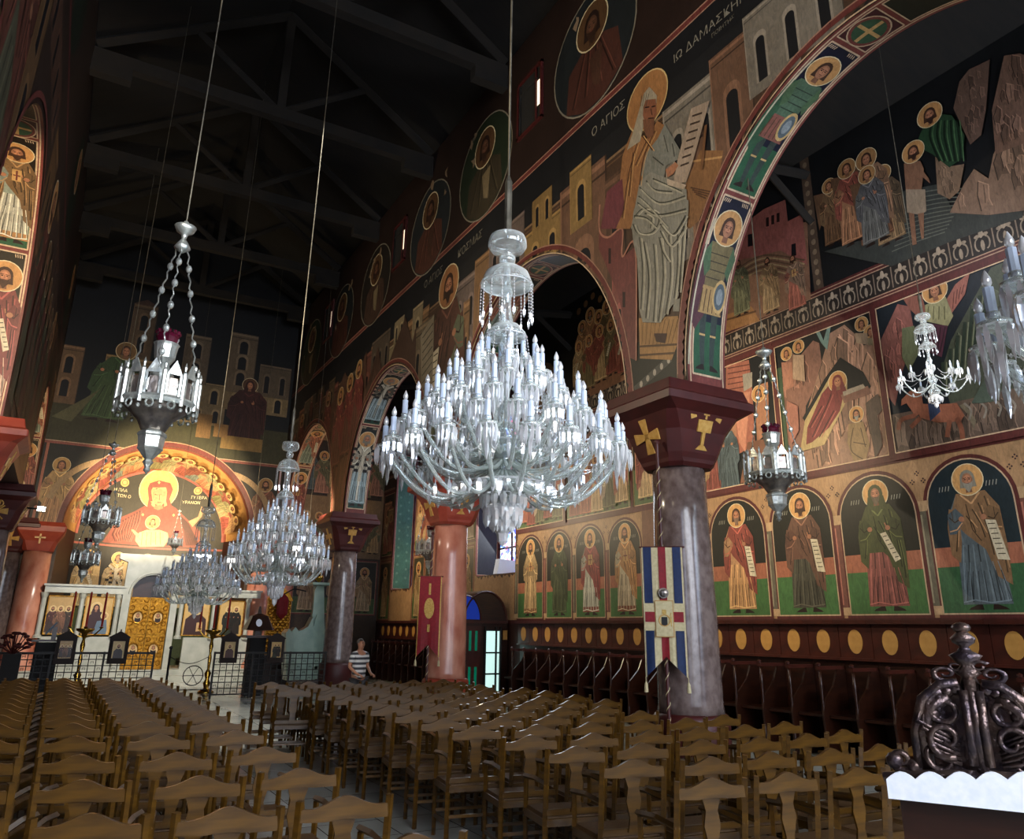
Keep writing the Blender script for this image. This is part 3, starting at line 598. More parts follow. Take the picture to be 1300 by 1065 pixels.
T([(548, 655), (660, 618), (672, 650), (562, 690)], '#8a5a44', **N); T([(555, 640), (640, 610), (650, 625), (560, 660)], '#b0a088', **N)
T([(440, 390), (460, 395), (475, 430), (492, 370), (505, 372), (490, 470), (465, 440)], '#6c8c84', **N)
hd(535, 600, .1, veil='#7a1c18'); 
for x, y in ((320, 485), (370, 455), (630, 362), (668, 395)): hd(x, y, .07, beard=None)
for q, c in (([(300, 520), (345, 520), (350, 620), (310, 640)], '#a86a4c'), ([(350, 490), (395, 490), (400, 600), (350, 590)], '#b09070'), ([(605, 400), (655, 400), (665, 450), (610, 440)], '#a88a68'), ([(655, 420), (690, 420), (690, 450), (660, 450)], '#8a7a58')): T(q, c, **N)
T([(580, 775), (640, 765), (668, 860), (650, 935), (600, 925), (575, 850)], '#9c7c48', **N); hd(612, 735, .075, beard='#9c9888')
for pts in ([(600, 790), (590, 880), (640, 920)], [(630, 790), (650, 870)], [(600, 850), (655, 860)]): S(pts, .014, '#4c3418', **N)
T([(650, 690), (700, 650), (730, 700), (700, 740), (720, 860), (690, 920), (670, 800)], '#5c4a3c', **N)
T([(325, 680), (370, 700), (375, 800), (345, 860), (325, 780)], '#a8644c', **N)
# rider and angel
scene(3.2, 7.17, 4.32, 6.88, '#16202a')
R([(705, 440), (780, 280), (830, 290), (850, 400), (800, 560), (770, 700), (740, 660)], '#8a4c40', 5, 24)
R([(1165, 130), (1330, 60), (1450, 300), (1400, 640), (1000, 700), (960, 560), (1000, 430)], '#4c5444', 6, 30)
for k in range(7): S([(1150-30*k, 190+55*k), (1060-25*k+60, 460+30*k)], .05, '#2c3c30', **N); S([(1165-30*k, 190+55*k), (1075-25*k+60, 460+30*k)], .02, '#7c8468', **N)
R([(745, 740), (1000, 690), (1300, 620), (1480, 600), (1480, 780), (770, 920)], '#6a5648', 7, 40)
T([(800, 255), (880, 240), (900, 320), (880, 350), (830, 300)], '#8a4c38', **N); T([(985, 260), (1020, 200), (1080, 150), (1060, 240), (1005, 320)], '#9c5440', **N)
T([(895, 285), (980, 250), (1012, 330), (990, 372), (900, 352)], '#9c9868', **N); T([(908, 360), (990, 370), (965, 500), (915, 480)], '#54243a', **N); hd(935, 225, .11, beard=None)
for k in range(4): S([(910+22*k, 290), (905+24*k, 345)], .014, '#5c5834', **N); S([(925+18*k, 375), (922+12*k, 480)], .014, '#2c1020', **N); S([(1015+14*k, 230-10*k), (1010+12*k, 300-20*k)], .012, '#5c2418', **N)
T([(800, 380), (850, 370), (870, 480), (830, 560), (800, 500)], '#6c7450', **N)
T([(850, 690), (935, 695), (1030, 690), (1062, 740), (1045, 765), (950, 770), (880, 750)], '#a0542c', **N); T([(835, 640), (882, 640), (895, 720), (860, 745), (822, 690), (800, 700), (802, 675)], '#a0542c', **N)
for pts in ([(860, 740), (800, 760), (790, 800)], [(880, 750), (840, 790)], [(1030, 750), (1050, 800), (1055, 850)], [(1000, 760), (990, 830)]): S(pts, .07, '#8c4824', **N)
T([(910, 690), (950, 665), (962, 725), (920, 765)], '#2c4068', **N); hd(925, 655, .06, beard=None, halo=None); T([(1040, 700), (1060, 690), (1110, 760), (1100, 800), (1080, 740)], '#7c7058', **N)
for k in range(5): S([(1060+60*k, 690-8*k), (1090+60*k, 720-8*k), (1080+60*k, 760-8*k)], .03, '#8c8478', **N)
T([(1140, 600), (1180, 590), (1200, 680), (1130, 690), (1090, 690)], '#4c5c50', **N)
# presentation: orange towers
scene(9.3, 11.7, 4.32, 6.88, '#15171a')
for q, c in (([(70, 530), (165, 510), (180, 640), (190, 860), (120, 900), (70, 900)], '#a8583a'), ([(100, 650), (170, 640), (150, 890), (125, 850)], '#c87a54'), ([(60, 640), (110, 650), (120, 1000), (50, 1020)], '#b0744c')): T(q, c, **N)
for k in range(5): S([(78, 545+22*k), (170, 528+22*k)], .02, '#5c2418', **N)
T([(240, 560), (300, 540), (305, 600), (330, 880), (290, 900), (265, 620)], '#3c5438', **N); T([(190, 620), (245, 600), (250, 800), (200, 850)], '#b07044', **N); hd(205, 650, .09)
T([(140, 570), (180, 560), (180, 620), (145, 640)], '#a09888', **N); T([(160, 850), (260, 830), (270, 1000), (130, 1020)], '#7c4c30', **N)
crowd(p, -11.6, -10.4, 4.35, 1.5, 3, 9)
for a, b in ((7.17, 9.3), (3.2, 7.17), (9.3, 11.7)): frame(a, b, 4.34, 6.86)
# scenes beyond the first column
for i, (a, b) in enumerate(((11.75, 13.6), (13.6, 16.3), (16.3, 18.8), (21.3, 23.6), (23.6, 26.15), (28.25, 29.5))):
    scene(a, b, 4.32, 6.88, '#1c2020' if i % 2 else '#23221a'); p.rect(-b, 4.32, -a, 5.2, '#4c6a34')
    if i % 2: rocks(p, [(-b+.1, 4.9), (-b+.3, 6), (-(a+b)/2, 6.6), (-a-.3, 5.9), (-a-.1, 4.9)], '#8a5c40', i, 16)
    building(p, -b+.15, 4.9, -b+.9, 6.5, '#b0744c', nx=1, ny=2); building(p, -a-.7, 4.9, -a-.15, 6.2, '#a88a58', nx=1, ny=1, roof='#8c3c24')
    crowd(p, -b+.2, -a-.1, 4.45, 1.55, max(2, int((b-a)*2)), 20+i, ('#a8583a', '#c0a070', '#8a3c2c', '#b09a80', '#6c6a4a')); frame(a, b, 4.34, 6.86)
for (a, b) in ((21.3, 22.4), (22.4, 23.8), (23.8, 25.1), (25.1, 26.15), (28.25, 29.5)):
    p.rect(-b, ZP, -a, 4.3, '#8a6438'); p.rect(-b+.1, ZP+.05, -a-.1, 4.1, '#3c3828'); p.rect(-b+.1, ZP+.05, -a-.1, 2.9, '#4c6a34'); standing(p, -(a+b)/2, 2.1, 1.9, robe='#b0905c', mantle='#8a6a3c', wide=.9); border(p, -b+.05, ZP+.03, -a-.05, 4.2, .05, '#7c2c1c')
# floral band
p.rect(-YE, 6.9, -YW, 7.55, '#571a15'); p.rect(-YE, 7.0, -YW, 7.44, '#2c2420')
for z in (6.95, 7.0, 7.44, 7.5): p.stroke([(-YE, z), (-YW, z)], .018, '#b08a6c')
u = -21
while u < -1:
    for sx in (-1, 1):
        p.ringl(u+sx*.055, 7.17, .05, .1, .022, '#a08e78', 8, -pi/2 if sx > 0 else pi/2, pi/2 if sx > 0 else 3*pi/2)
        p.ell(u+sx*.06, 7.3, .045, .03, '#a08e78', 8)
    p.ell(u, 7.33, .035, .075, '#b09c84', 8); p.ell(u, 7.14, .03, .09, '#a08e78', 8); p.stroke([(u+.16, 7.04), (u+.16, 7.4)], .02, '#8c7864'); u += .32
# upper scenes
U6 = dict(q=P_a, X=XA, ox=900, oy=0, s=3.25); o6 = (900, 0, 3.25)
scene(2.5, 8.05, 7.55, 10.5, '#15171a')
T([(480, 1040), (640, 990), (760, 800), (960, 760), (1010, 870), (1300, 870), (1300, 900), (1000, 1000), (760, 1100)], '#3c403c', **U6)
for k in range(12): S([(760+10*k, 1040-22*k), (860+12*k, 1000-20*k), (980+9*k, 960-16*k)], .018, '#666a60', **U6)
R([(1000, 880), (1060, 760), (1100, 700), (1160, 740), (1180, 640), (1250, 500), (1340, 440), (1500, 700), (1400, 860), (1160, 890)], '#8c6c54', 11, 40, o6)
R([(1015, 450), (1040, 340), (1080, 290), (1165, 250), (1150, 450), (1130, 560), (1085, 600)], '#6c5040', 12, 20, o6); R([(1175, 460), (1225, 235), (1290, 225), (1380, 260), (1400, 560), (1190, 640)], '#7c5a46', 13, 24, o6)
R([(950, 800), (940, 650), (1000, 690), (1060, 680), (1040, 790), (1000, 825)], '#8a6c50', 14, 14, o6)
T([(870, 580), (905, 500), (930, 470), (1010, 480), (1062, 560), (1055, 655), (1000, 695), (930, 640), (890, 620)], '#22482a', **U6)
for k in range(5): S([(930+25*k, 500), (920+30*k, 570), (960+22*k, 670)], .03, '#0f2414', **U6); S([(942+25*k, 500), (932+30*k, 570), (972+22*k, 670)], .015, '#4c7848', **U6)
hd(918, 478, .115, o6, beard='#3c2418')
T([(812, 680), (830, 665), (880, 668), (895, 700), (885, 790), (820, 790)], '#8a5c3c', **U6); T([(820, 785), (900, 785), (905, 875), (880, 890), (825, 880)], '#a08a70', **U6)
T([(832, 880), (855, 885), (865, 1010), (848, 1015)], '#8a5c3c', **U6); T([(870, 885), (895, 880), (895, 985), (885, 990)], '#8a5c3c', **U6); T([(885, 700), (915, 740), (920, 760), (885, 730)], '#8a5c3c', **U6); hd(850, 630, .105, o6, beard='#3c2418')
for x, y, c, c2 in ((500, 770, '#6c4a28', '#7a5a34'), (720, 720, '#8a6c44', '#5c4a34'), (655, 660, '#6c4424', '#8a6444'), (575, 700, '#a06a3c', '#8a3c24'), (660, 725, '#6c6c68', '#5a5a5c')):
    a = onX(900+x/3.25, y/3.25, XA); f = onX(900+(x-15)/3.25, 1025/3.25, XA); h = (a[1]-f[1])/.87
    p.poly([(-a[0]-.05, a[1]-.1), (-a[0]-.34, a[1]-.02), (-a[0]-.3, a[1]-.75), (-a[0]-.1, a[1]-.4)], '#6c4a2c'); standing(p, -a[0], f[1], h, robe=c, mantle=c2, beard=None, halo='#a8742c')
p.rect(-8.25, 7.55, -8.05, 10.6, '#5a4636')
for k in range(14): p.ell(-8.15, 7.7+.2*k, .05, .06, '#8a7458', 8)
# city scene
scene(8.25, 11.7, 7.55, 10.5, '#14161a')
T([(100, 50), (230, 0), (410, -60), (425, 260), (62, 400), (70, 150)], '#8a5e40', **N); T([(110, -20), (230, -110), (320, -150), (330, -60), (390, -90), (412, 120), (300, 60), (130, 100)], '#9c4c40', **N)
for k in range(3): T([(240+22*k, -75-9*k), (252+22*k, -78-9*k), (252+22*k, -40-9*k), (240+22*k, -38-9*k)], '#2a1412', **N)
for a, b in ((165, 20), (345, 60)): T([(a, b-25), (a+18, b-30), (a+20, b+20), (a, b+25)], '#16141a', **N)
for k in range(6): S([(100, 150+12*k), (230, 80+12*k), (400, 100+16*k)], .03, '#a88a58' if k % 2 else '#6c4c30', **N)
T([(62, 400), (60, 330), (180, 290), (215, 350)], '#a87028', **N); S([(62, 350), (200, 310)], .04, '#6c4418', **N)
for x, y, c, c2 in ((125, 190, '#7c7c58', '#6a6a4c'), (245, 180, '#a88858', '#8a6a40'), (350, 170, '#9c4c34', '#8a6a50')):
    a = onX(900+x/3.25, 300+(y-75)/3.25, XA); f = onX(900+x/3.25, 300+(y+140)/3.25, XA); standing(p, -a[0], f[1], (a[1]-f[1])/.87, robe=c, mantle=c2, halo=None, scroll=3 if x > 300 else 0)
# procession into the city, seen through the second arch
scene(11.75, 19, 7.55, 10.5, '#1a1a18'); rocks(p, [(-18.5, 7.6), (-18, 9.2), (-17, 8.8), (-16.3, 8), (-16, 7.6)], '#7c5a34', 8)
T([(330, 700), (350, 560), (420, 480), (500, 480), (545, 560), (565, 800), (400, 880)], '#8a5a34', q=P_a, X=XA, ox=640, oy=260)
crowd(p, -15.6, -12.2, 7.9, 1.9, 9, 31, ('#8a3420', '#a8743c', '#6c5a34', '#8a4c2c')); crowd(p, -15.8, -12.0, 7.6, 1.6, 8, 32, ('#8a3c24', '#b0905c', '#7c6c44', '#a8583a'))
for k in range(12): p.ell(-15.6+.32*k, 9.85+.1*(k % 3), .1, .1, '#8a5c24', 10)
p.rect(-11.9, 7.55, -11.75, 10.6, '#5a4636')
crowd(p, -29, -21.5, 7.7, 2, 12, 40, ('#5a3c2c', '#6c5a3c'))
build_painted('wall_right_aisle', [P_a], mb, '#5c3a28', kind='structure')
# window recesses, glass
for i, (a, b, c, d) in enumerate(WIN):
    w = MB(); X = XA+.8
    if i < 2:
        fr = MB().mat('maroon_paint'); n = 3
        for k in range(n+1): fr.box((X, a+.04+(b-a-.08)*k/n, (c+d)/2), (.06, .05, d-c))
        for k in range(7): fr.box((X, (a+b)/2, c+.02+(d-c-.04)*k/6), (.06, b-a, .05))
        o = fr.build('window_%d' % (i+1), kind='structure'); MB().box((X+.03, (a+b)/2, (c+d)/2), (.02, b-a, d-c)).build('stained_glass', 'stained', o, label='blue and white stained glass')
        pr = Paint(lambda u, v, dd, b=b: Vector((u, b-dd-.003, v)))
        pr.rect(XA+.02, c, XA+.76, d, '#2c2c34' if i == 0 else '#3c7a58'); border(pr, XA+.02, c+.02, XA+.76, d, .06, '#8c3c24')
        if i: 
            for k in range(30): pr.ell(XA+.2+.35*(k % 2), c+.3+.16*k, .05, .05, '#5c9870', 8)
        ps = Paint(lambda u, v, dd, c=c: Vector((XA+v, u, c+.003+dd))); ps.rect(a, .02, b, .76, '#8a6a4c')
        build_painted('reveal', [pr, ps], None, parent=o)
    else:
        o = MB().box((X+.03, (a+b)/2, (c+d)/2), (.02, b-a, d-c)).build('window_%d' % (i+1), 'daylight', kind='structure')
# ---- east wall with the sanctuary arch
AX, AZ, AR = 2.72, 4.8, 3.02
def eopen(x, z): return ((x-AX)**2+(z-AZ)**2 < AR**2) or (abs(x-AX) < AR and z < AZ)
mb = MB(); xs = sorted(set([-6.2, XA+.5]+[round(AX-AR*cos(pi*i/48), 4) for i in range(49)]))
for a, b in zip(xs, xs[1:]):
    za = AZ+sqrt(max(0, AR**2-(a-AX)**2)) if abs(a-AX) <= AR else 0; zb = AZ+sqrt(max(0, AR**2-(b-AX)**2)) if abs(b-AX) <= AR else 0
    if abs((a+b)/2-AX) > AR: za = zb = 0
    mb.add([(a, YE, za), (b, YE, zb), (b, YE, 16.5), (a, YE, 16.5)], [(0, 1, 2, 3)]); mb.add([(a, YE+.1, za), (b, YE+.1, zb), (b, YE+.1, 16.5), (a, YE+.1, 16.5)], [(0, 1, 2, 3)])
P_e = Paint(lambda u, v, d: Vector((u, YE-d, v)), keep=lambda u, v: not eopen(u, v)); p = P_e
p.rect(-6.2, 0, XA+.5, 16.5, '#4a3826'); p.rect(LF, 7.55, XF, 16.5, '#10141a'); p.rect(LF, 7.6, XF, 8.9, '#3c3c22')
building(p, -1.4, 8.9, -.6, 11, '#6c5236', nx=1, ny=2); building(p, .1, 9.2, 1.9, 10.9, '#7c6438', nx=3, ny=2); building(p, .7, 10.9, 1.5, 13, '#5c4830', nx=1, ny=2, roof='#4a3020'); building(p, 1.8, 8.8, 4.3, 9.6, '#7c6a48', nx=4, ny=1)
building(p, 1.9, 9.5, 6.6, 10.4, '#7a6844', nx=6, ny=1); building(p, 2.6, 10.3, 3.5, 12.2, '#6a5a44', nx=1, ny=2); building(p, 4.2, 10.2, 5.2, 12.6, '#6a5a44', nx=1, ny=3); building(p, 5.4, 10.2, 6.6, 11.5, '#5c5040', nx=2, ny=1)
standing(p, .3, 8.5, 3.0, robe='#3c5430', mantle='#34502c', halo='#7c5a24', beard=None, flip=1, wide=1.3, lean=.15)
p.poly([(-.3, 9.2), (-1.2, 8.4), (-.6, 8.3), (.1, 9.6)], '#5c5c3c'); p.poly([(.7, 10.3), (1.2, 10.35), (1.2, 10.2), (.7, 10.1)], '#7c6248')
standing(p, 5.1, 8.3, 2.6, robe='#3c1814', mantle='#401a16', veil='#3c1814', halo='#5c3c1c', beard=None, wide=1.4); p.rect(4.3, 8.0, 5.8, 8.5, '#8a6a20')
p.rect(3.4, 8.3, 3.9, 9.2, '#7c5a20'); p.rect(4.0, 8.4, 4.5, 8.9, '#8a6424')
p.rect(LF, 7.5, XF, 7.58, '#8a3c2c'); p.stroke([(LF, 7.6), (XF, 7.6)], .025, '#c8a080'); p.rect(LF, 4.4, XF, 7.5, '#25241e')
standing(p, -.62, 4.75, 2.35, robe='#a87840', mantle='#b08a48', halo='#c09038', beard=None); p.ringl(.95, 5.2, 1.8, 1.9, .2, '#a88858', 14, 1.5, 2.9)
standing(p, 6.1, 4.75, 2.35, robe='#8a5a30', mantle='#7c4428', halo='#a87830'); p.ringl(4.6, 5.2, 1.8, 1.9, .2, '#a88858', 14, .25, 1.6)
p.stroke([(LF+.12, ZS), (LF+.12, 7.5)], .08, '#a8583a'); p.stroke([(XF-.12, ZS), (XF-.12, 7.5)], .08, '#a8583a')
p.ringl(AX, AZ, AR+.09, AR+.09, .16, '#6c2018', 50, 0, pi); p.ringl(AX, AZ, AR+.18, AR+.18, .03, '#b88a68', 50, 0, pi)
# aisle end: paintings
p.rect(XB, 4.3, XA, 9.5, '#8a6a40'); 
for k in range(3):
    a = XB+.1+1.12*k; p.rect(a, 2.2, a+1, 4.2, '#3a362a'); p.rect(a, 2.2, a+1, 2.8, '#4c6a34'); standing(p, a+.5, 2.3, 1.7, robe='#b89a6c', mantle='#a8824c'); border(p, a, 2.2, a+1, 4.2, .05, '#7c2c1c')
    crowd(p, a, a+1, 4.5, 1.6, 2, 60+k)
    p.rect(a, 6.6, a+1, 8.8, '#3a2c20'); crowd(p, a, a+1, 6.7, 1.8, 2, 70+k)
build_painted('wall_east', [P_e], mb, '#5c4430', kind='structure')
# apse: tapering soffit and curved back wall
YB = 32.2; R2 = 2.56
def smap(u, v, d):
    t = pi-u/AR; f = v/2.6; r = AR+(R2-AR)*(1-f)-d; return Vector((AX+r*cos(t), YB+(YE-YB)*f, AZ+.05*(1-f)+r*sin(t)))
P_s = Paint(smap, curved=.2); p = P_s; Ls = AR*pi
p.rect(0, 0, Ls, 2.6, '#c8902c'); p.rect(0, 0, Ls, .25, '#a8482c'); p.rect(0, 2.42, Ls, 2.6, '#8c3420'); p.stroke([(0, .3), (Ls, .3)], .05, '#e0b870')
for k in range(16):
    x = .75+(Ls-1.5)*k/15; c = ['#b0583c', '#8a8a5a', '#c8a878', '#a8483c', '#7a8a84', '#c07a4c'][k % 6]
    standing(p, x, .38+.12*(k % 2), 1.75, robe=c, mantle=['#c89a60', '#8c4434', '#9a9a6c'][k % 3], halo='#dcae4c', wide=1.35, flip=1 if k % 2 else -1)
P_b = Paint(lambda u, v, d: Vector((u, YB+.9*max(0, 1-((u-AX)/2.7)**2-max(0, (v-AZ)/2.9)**2)-d, v)), curved=.25); p = P_b
p.poly([(AX-R2-.1, 0), (AX+R2+.1, 0)]+[(AX+(R2+.1)*cos(pi*k/30), AZ+.05+(R2+.1)*sin(pi*k/30)) for k in range(31)], '#32312a')
p.ringl(AX, AZ+.05, R2-.02, R2-.02, .1, '#a8402c', 40, 0, pi)
V = dict(q=P_b, X=YB)
def TB(pts, c): p.poly([onY(x/3.94, 520+y/3.94, YB+.75) for x, y in pts], c)
def SB(pts, w, c): p.stroke([onY(x/3.94, 520+y/3.94, YB+.75) for x, y in pts], w, c)
TB([(745, 470), (660, 515), (590, 545), (600, 600), (540, 668), (1000, 695), (995, 610), (945, 560), (880, 495), (840, 470)], '#8a3018')
TB([(590, 545), (560, 590), (510, 665), (545, 668), (620, 620)], '#7c2a14'); TB([(940, 560), (985, 540), (1000, 490), (1012, 500), (1003, 540), (960, 590)], '#c08a58')
for k in range(9): SB([(700-14*k, 505+8*k), (690-16*k, 560+8*k), (640-8*k, 660)], .035, '#4c140a'); SB([(890+6*k, 520+6*k), (920+6*k, 600+4*k), (930+7*k, 680)], .035, '#4c140a'); SB([(710-14*k, 505+8*k), (700-16*k, 560+8*k), (655-8*k, 660)], .02, '#b8583a')
a = onY(790/3.94, 520+405/3.94, YB+.75); p.ell(a[0], a[1], .70, .74, '#f0dca0', 30); p.ell(a[0], a[1], .67, .71, '#e0aa40', 30)
TB([(735, 400), (745, 375), (790, 362), (845, 375), (860, 405), (845, 450), (860, 490), (790, 520), (735, 490), (742, 450)], '#8a3018'); TB([(752, 410), (760, 395), (825, 395), (832, 415), (828, 460), (835, 480), (790, 500), (755, 480), (760, 455)], '#c0a060')
TB([(765, 415), (795, 400), (825, 415), (825, 445), (808, 475), (790, 482), (772, 472), (762, 445)], '#c08a50'); TB([(775, 480), (810, 480), (815, 495), (790, 503), (768, 495)], '#a87040')
for q in ([(770, 428), (786, 428)], [(800, 428), (818, 428)]): SB(q, .035, '#2a140a')
SB([(794, 428), (795, 455)], .02, '#6a3418'); SB([(785, 466), (804, 466)], .025, '#8a2c1c')
for q in ((715, 525), (868, 528), (790, 372)): TB([(q[0]-7, q[1]), (q[0], q[1]-8), (q[0]+7, q[1]), (q[0], q[1]+8)], '#e0b860')
a = onY(765/3.94, 520+562/3.94, YB+.75); p.ell(a[0], a[1], .27, .27, '#f0dca0', 22); p.ell(a[0], a[1], .25, .25, '#dca43c', 22)
TB([(680, 630), (700, 612), (735, 600), (800, 600), (840, 615), (845, 650), (820, 684), (700, 684), (678, 655)], '#d8b070'); TB([(655, 600), (668, 598), (700, 625), (690, 640)], '#d0a060')
for k in range(5): SB([(715+22*k, 610), (708+24*k, 675)], .02, '#8a6030')
head(p, a[0], a[1], .13, '#4c2a14', None, None, skin='#c08a50')
for q in ((620, 375), (980, 415)): a = onY(q[0]/3.94, 520+q[1]/3.94, YB+.75); p.ell(a[0], a[1], .15, .15, '#d8a848', 16); p.ringl(a[0], a[1], .09, .09, .02, '#7a2a18', 12)
for t, q in (('Η ΠΛΑ', (600, 410)), ('ΤΩΝ Ο', (618, 438)), ('ΤΥΤΕΡΑ', (985, 448)), ('ΥΡΑΝΩΝ', (950, 470))): a = onY(q[0]/3.94, 520+q[1]/3.94, YB+.75); p.text(t, a[0], a[1]-.05, .11, '#e8dcb0')
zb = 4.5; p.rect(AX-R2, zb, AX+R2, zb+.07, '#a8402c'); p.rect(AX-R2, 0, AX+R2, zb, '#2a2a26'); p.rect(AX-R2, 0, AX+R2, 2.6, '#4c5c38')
for k in range(5):
    x = AX-2+k; standing(p, x, 2.3, 2.05, robe='#c8b07c', checks=bool(k % 2), mantle='#b09050', beard='#8a7a60', halo='#d8a440', wide=1.1, scroll=1)
    p.poly([(x+.3, 2.6), (x+.5, 2.7), (x+.42, 4.0), (x+.2, 4.2)], '#c8a868')
mb = MB()
for s_ in (-1, 1): mb.add([(AX+s_*AR, YE, 0), (AX+s_*AR, YE, AZ), (AX+s_*R2, YB, AZ+.05), (AX+s_*R2, YB, 0)], [(0, 1, 2, 3)])
mb.box((AX, YB+1.2, 4.5), (9, .3, 9.4))
build_painted('wall_apse', [P_s, P_b], mb, kind='structure')
# ---- the rest of the shell
MB().box((2.7, 12.5, -.1), (17.6, 41, .2)).build('floor', 'floor_marble', kind='structure')
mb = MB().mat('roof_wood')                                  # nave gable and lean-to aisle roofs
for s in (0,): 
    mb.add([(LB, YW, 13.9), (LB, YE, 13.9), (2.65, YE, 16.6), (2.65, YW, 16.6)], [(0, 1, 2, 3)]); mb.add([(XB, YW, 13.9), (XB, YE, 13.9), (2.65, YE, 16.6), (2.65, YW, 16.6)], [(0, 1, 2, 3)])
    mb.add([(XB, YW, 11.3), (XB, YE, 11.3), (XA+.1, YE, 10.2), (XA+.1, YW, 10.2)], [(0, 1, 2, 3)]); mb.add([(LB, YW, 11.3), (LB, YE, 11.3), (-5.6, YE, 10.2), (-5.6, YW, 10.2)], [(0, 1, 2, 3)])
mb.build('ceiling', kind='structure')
for i, y in enumerate((.4, 4.4, 8.4, 12.4, 16.4, 20.4, 24.4, 28.2)):
    mb = MB().mat('beam_wood'); cx = (LF+XF)/2; w = XF-LF
    mb.box((cx, y, 13.45), (w, .22, .3)); mb.box((cx, y, 14.9), (.2, .2, 2.8))
    for s in (-1, 1):
        mb.tube([(cx+s*w/2, y, 13.75), (cx, y, 16.4)], .13, 4); mb.tube([(cx+s*.1, y, 13.6), (cx+s*w/4, y, 14.95)], .09, 4); mb.box((cx+s*(w/2-.4), y, 13.15), (.8, .24, .3))
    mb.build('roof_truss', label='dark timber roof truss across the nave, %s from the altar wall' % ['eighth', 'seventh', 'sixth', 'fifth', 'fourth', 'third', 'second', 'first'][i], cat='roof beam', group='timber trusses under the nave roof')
for i, y in enumerate((8.15, 12.0, 16.0, 23.5)):
    mb = MB().mat('beam_wood'); mb.tube([(XB, y, 9.3), (XA, y, 9.9)], .11, 4); mb.tube([(XA, y, 8.9), (XA-1.2, y, 9.75)], .08, 4); mb.build('aisle_beam', label='brown timber beam under the right aisle roof, %s from the camera' % ['nearest', 'second', 'third', 'farthest'][i], cat='roof beam', group='timber beams of the right aisle')
mb = MB().mat('stall_red'); mb.box((-5.4, 11.3, 5.2), (.4, 37, 10.4)); mb.build('wall_left_aisle', kind='structure')
wz = [(-4.6, -2.8), (-.6, 1.4), (1.9, 3.9), (4.4, 6.2), (8.2, 10.2)]; mb = MB().mat('stall_red'); xs = [-5.6]+[q for w in wz for q in w]+[XA+1]
for i in range(0, len(xs), 2): mb.box(((xs[i]+xs[i+1])/2, YW-.15, 8.2), (xs[i+1]-xs[i], .3, 16.6))
for a, b in wz: mb.box(((a+b)/2, YW-.15, 1.2), (b-a, .3, 2.4)); mb.box(((a+b)/2, YW-.15, 12.6), (b-a, .3, 7.8))
mb.build('wall_west', kind='structure')
for i, (a, b) in enumerate(wz): MB().box(((a+b)/2, YW-.2, 5.55), (b-a, .04, 6.3)).build('window_%d' % (i+5), 'daylight', kind='structure')
# small clerestory windows
for i, y in enumerate((11.3, 18.4, 25.1)):
    f = MB().mat('maroon_paint'); z = 12
    for s in (-1, 1): f.box((XF-.02, y+s*.46, z), (.06, .06, 1.36))
    f.box((XF-.02, y, z+.66), (.06, .98, .06)); f.box((XF-.02, y, z-.66), (.06, .98, .06))
    f.mat('roof_wood').box((XF-.004, y, z), (.006, .86, 1.26)); f.mat('slit').box((XF-.012, y-.33, z), (.01, .12, .58)); f.mat('maroon_paint').box((XF-.03, y-.26, z), (.03, .04, 1.26)); f.mat('beam_wood').box((XF-.03, y+.38, z), (.03, .02, 1.2)); f.box((XF-.03, y+.05, z+.35), (.03, .7, .02))
    f.build('window_%d' % (10+i), kind='structure')
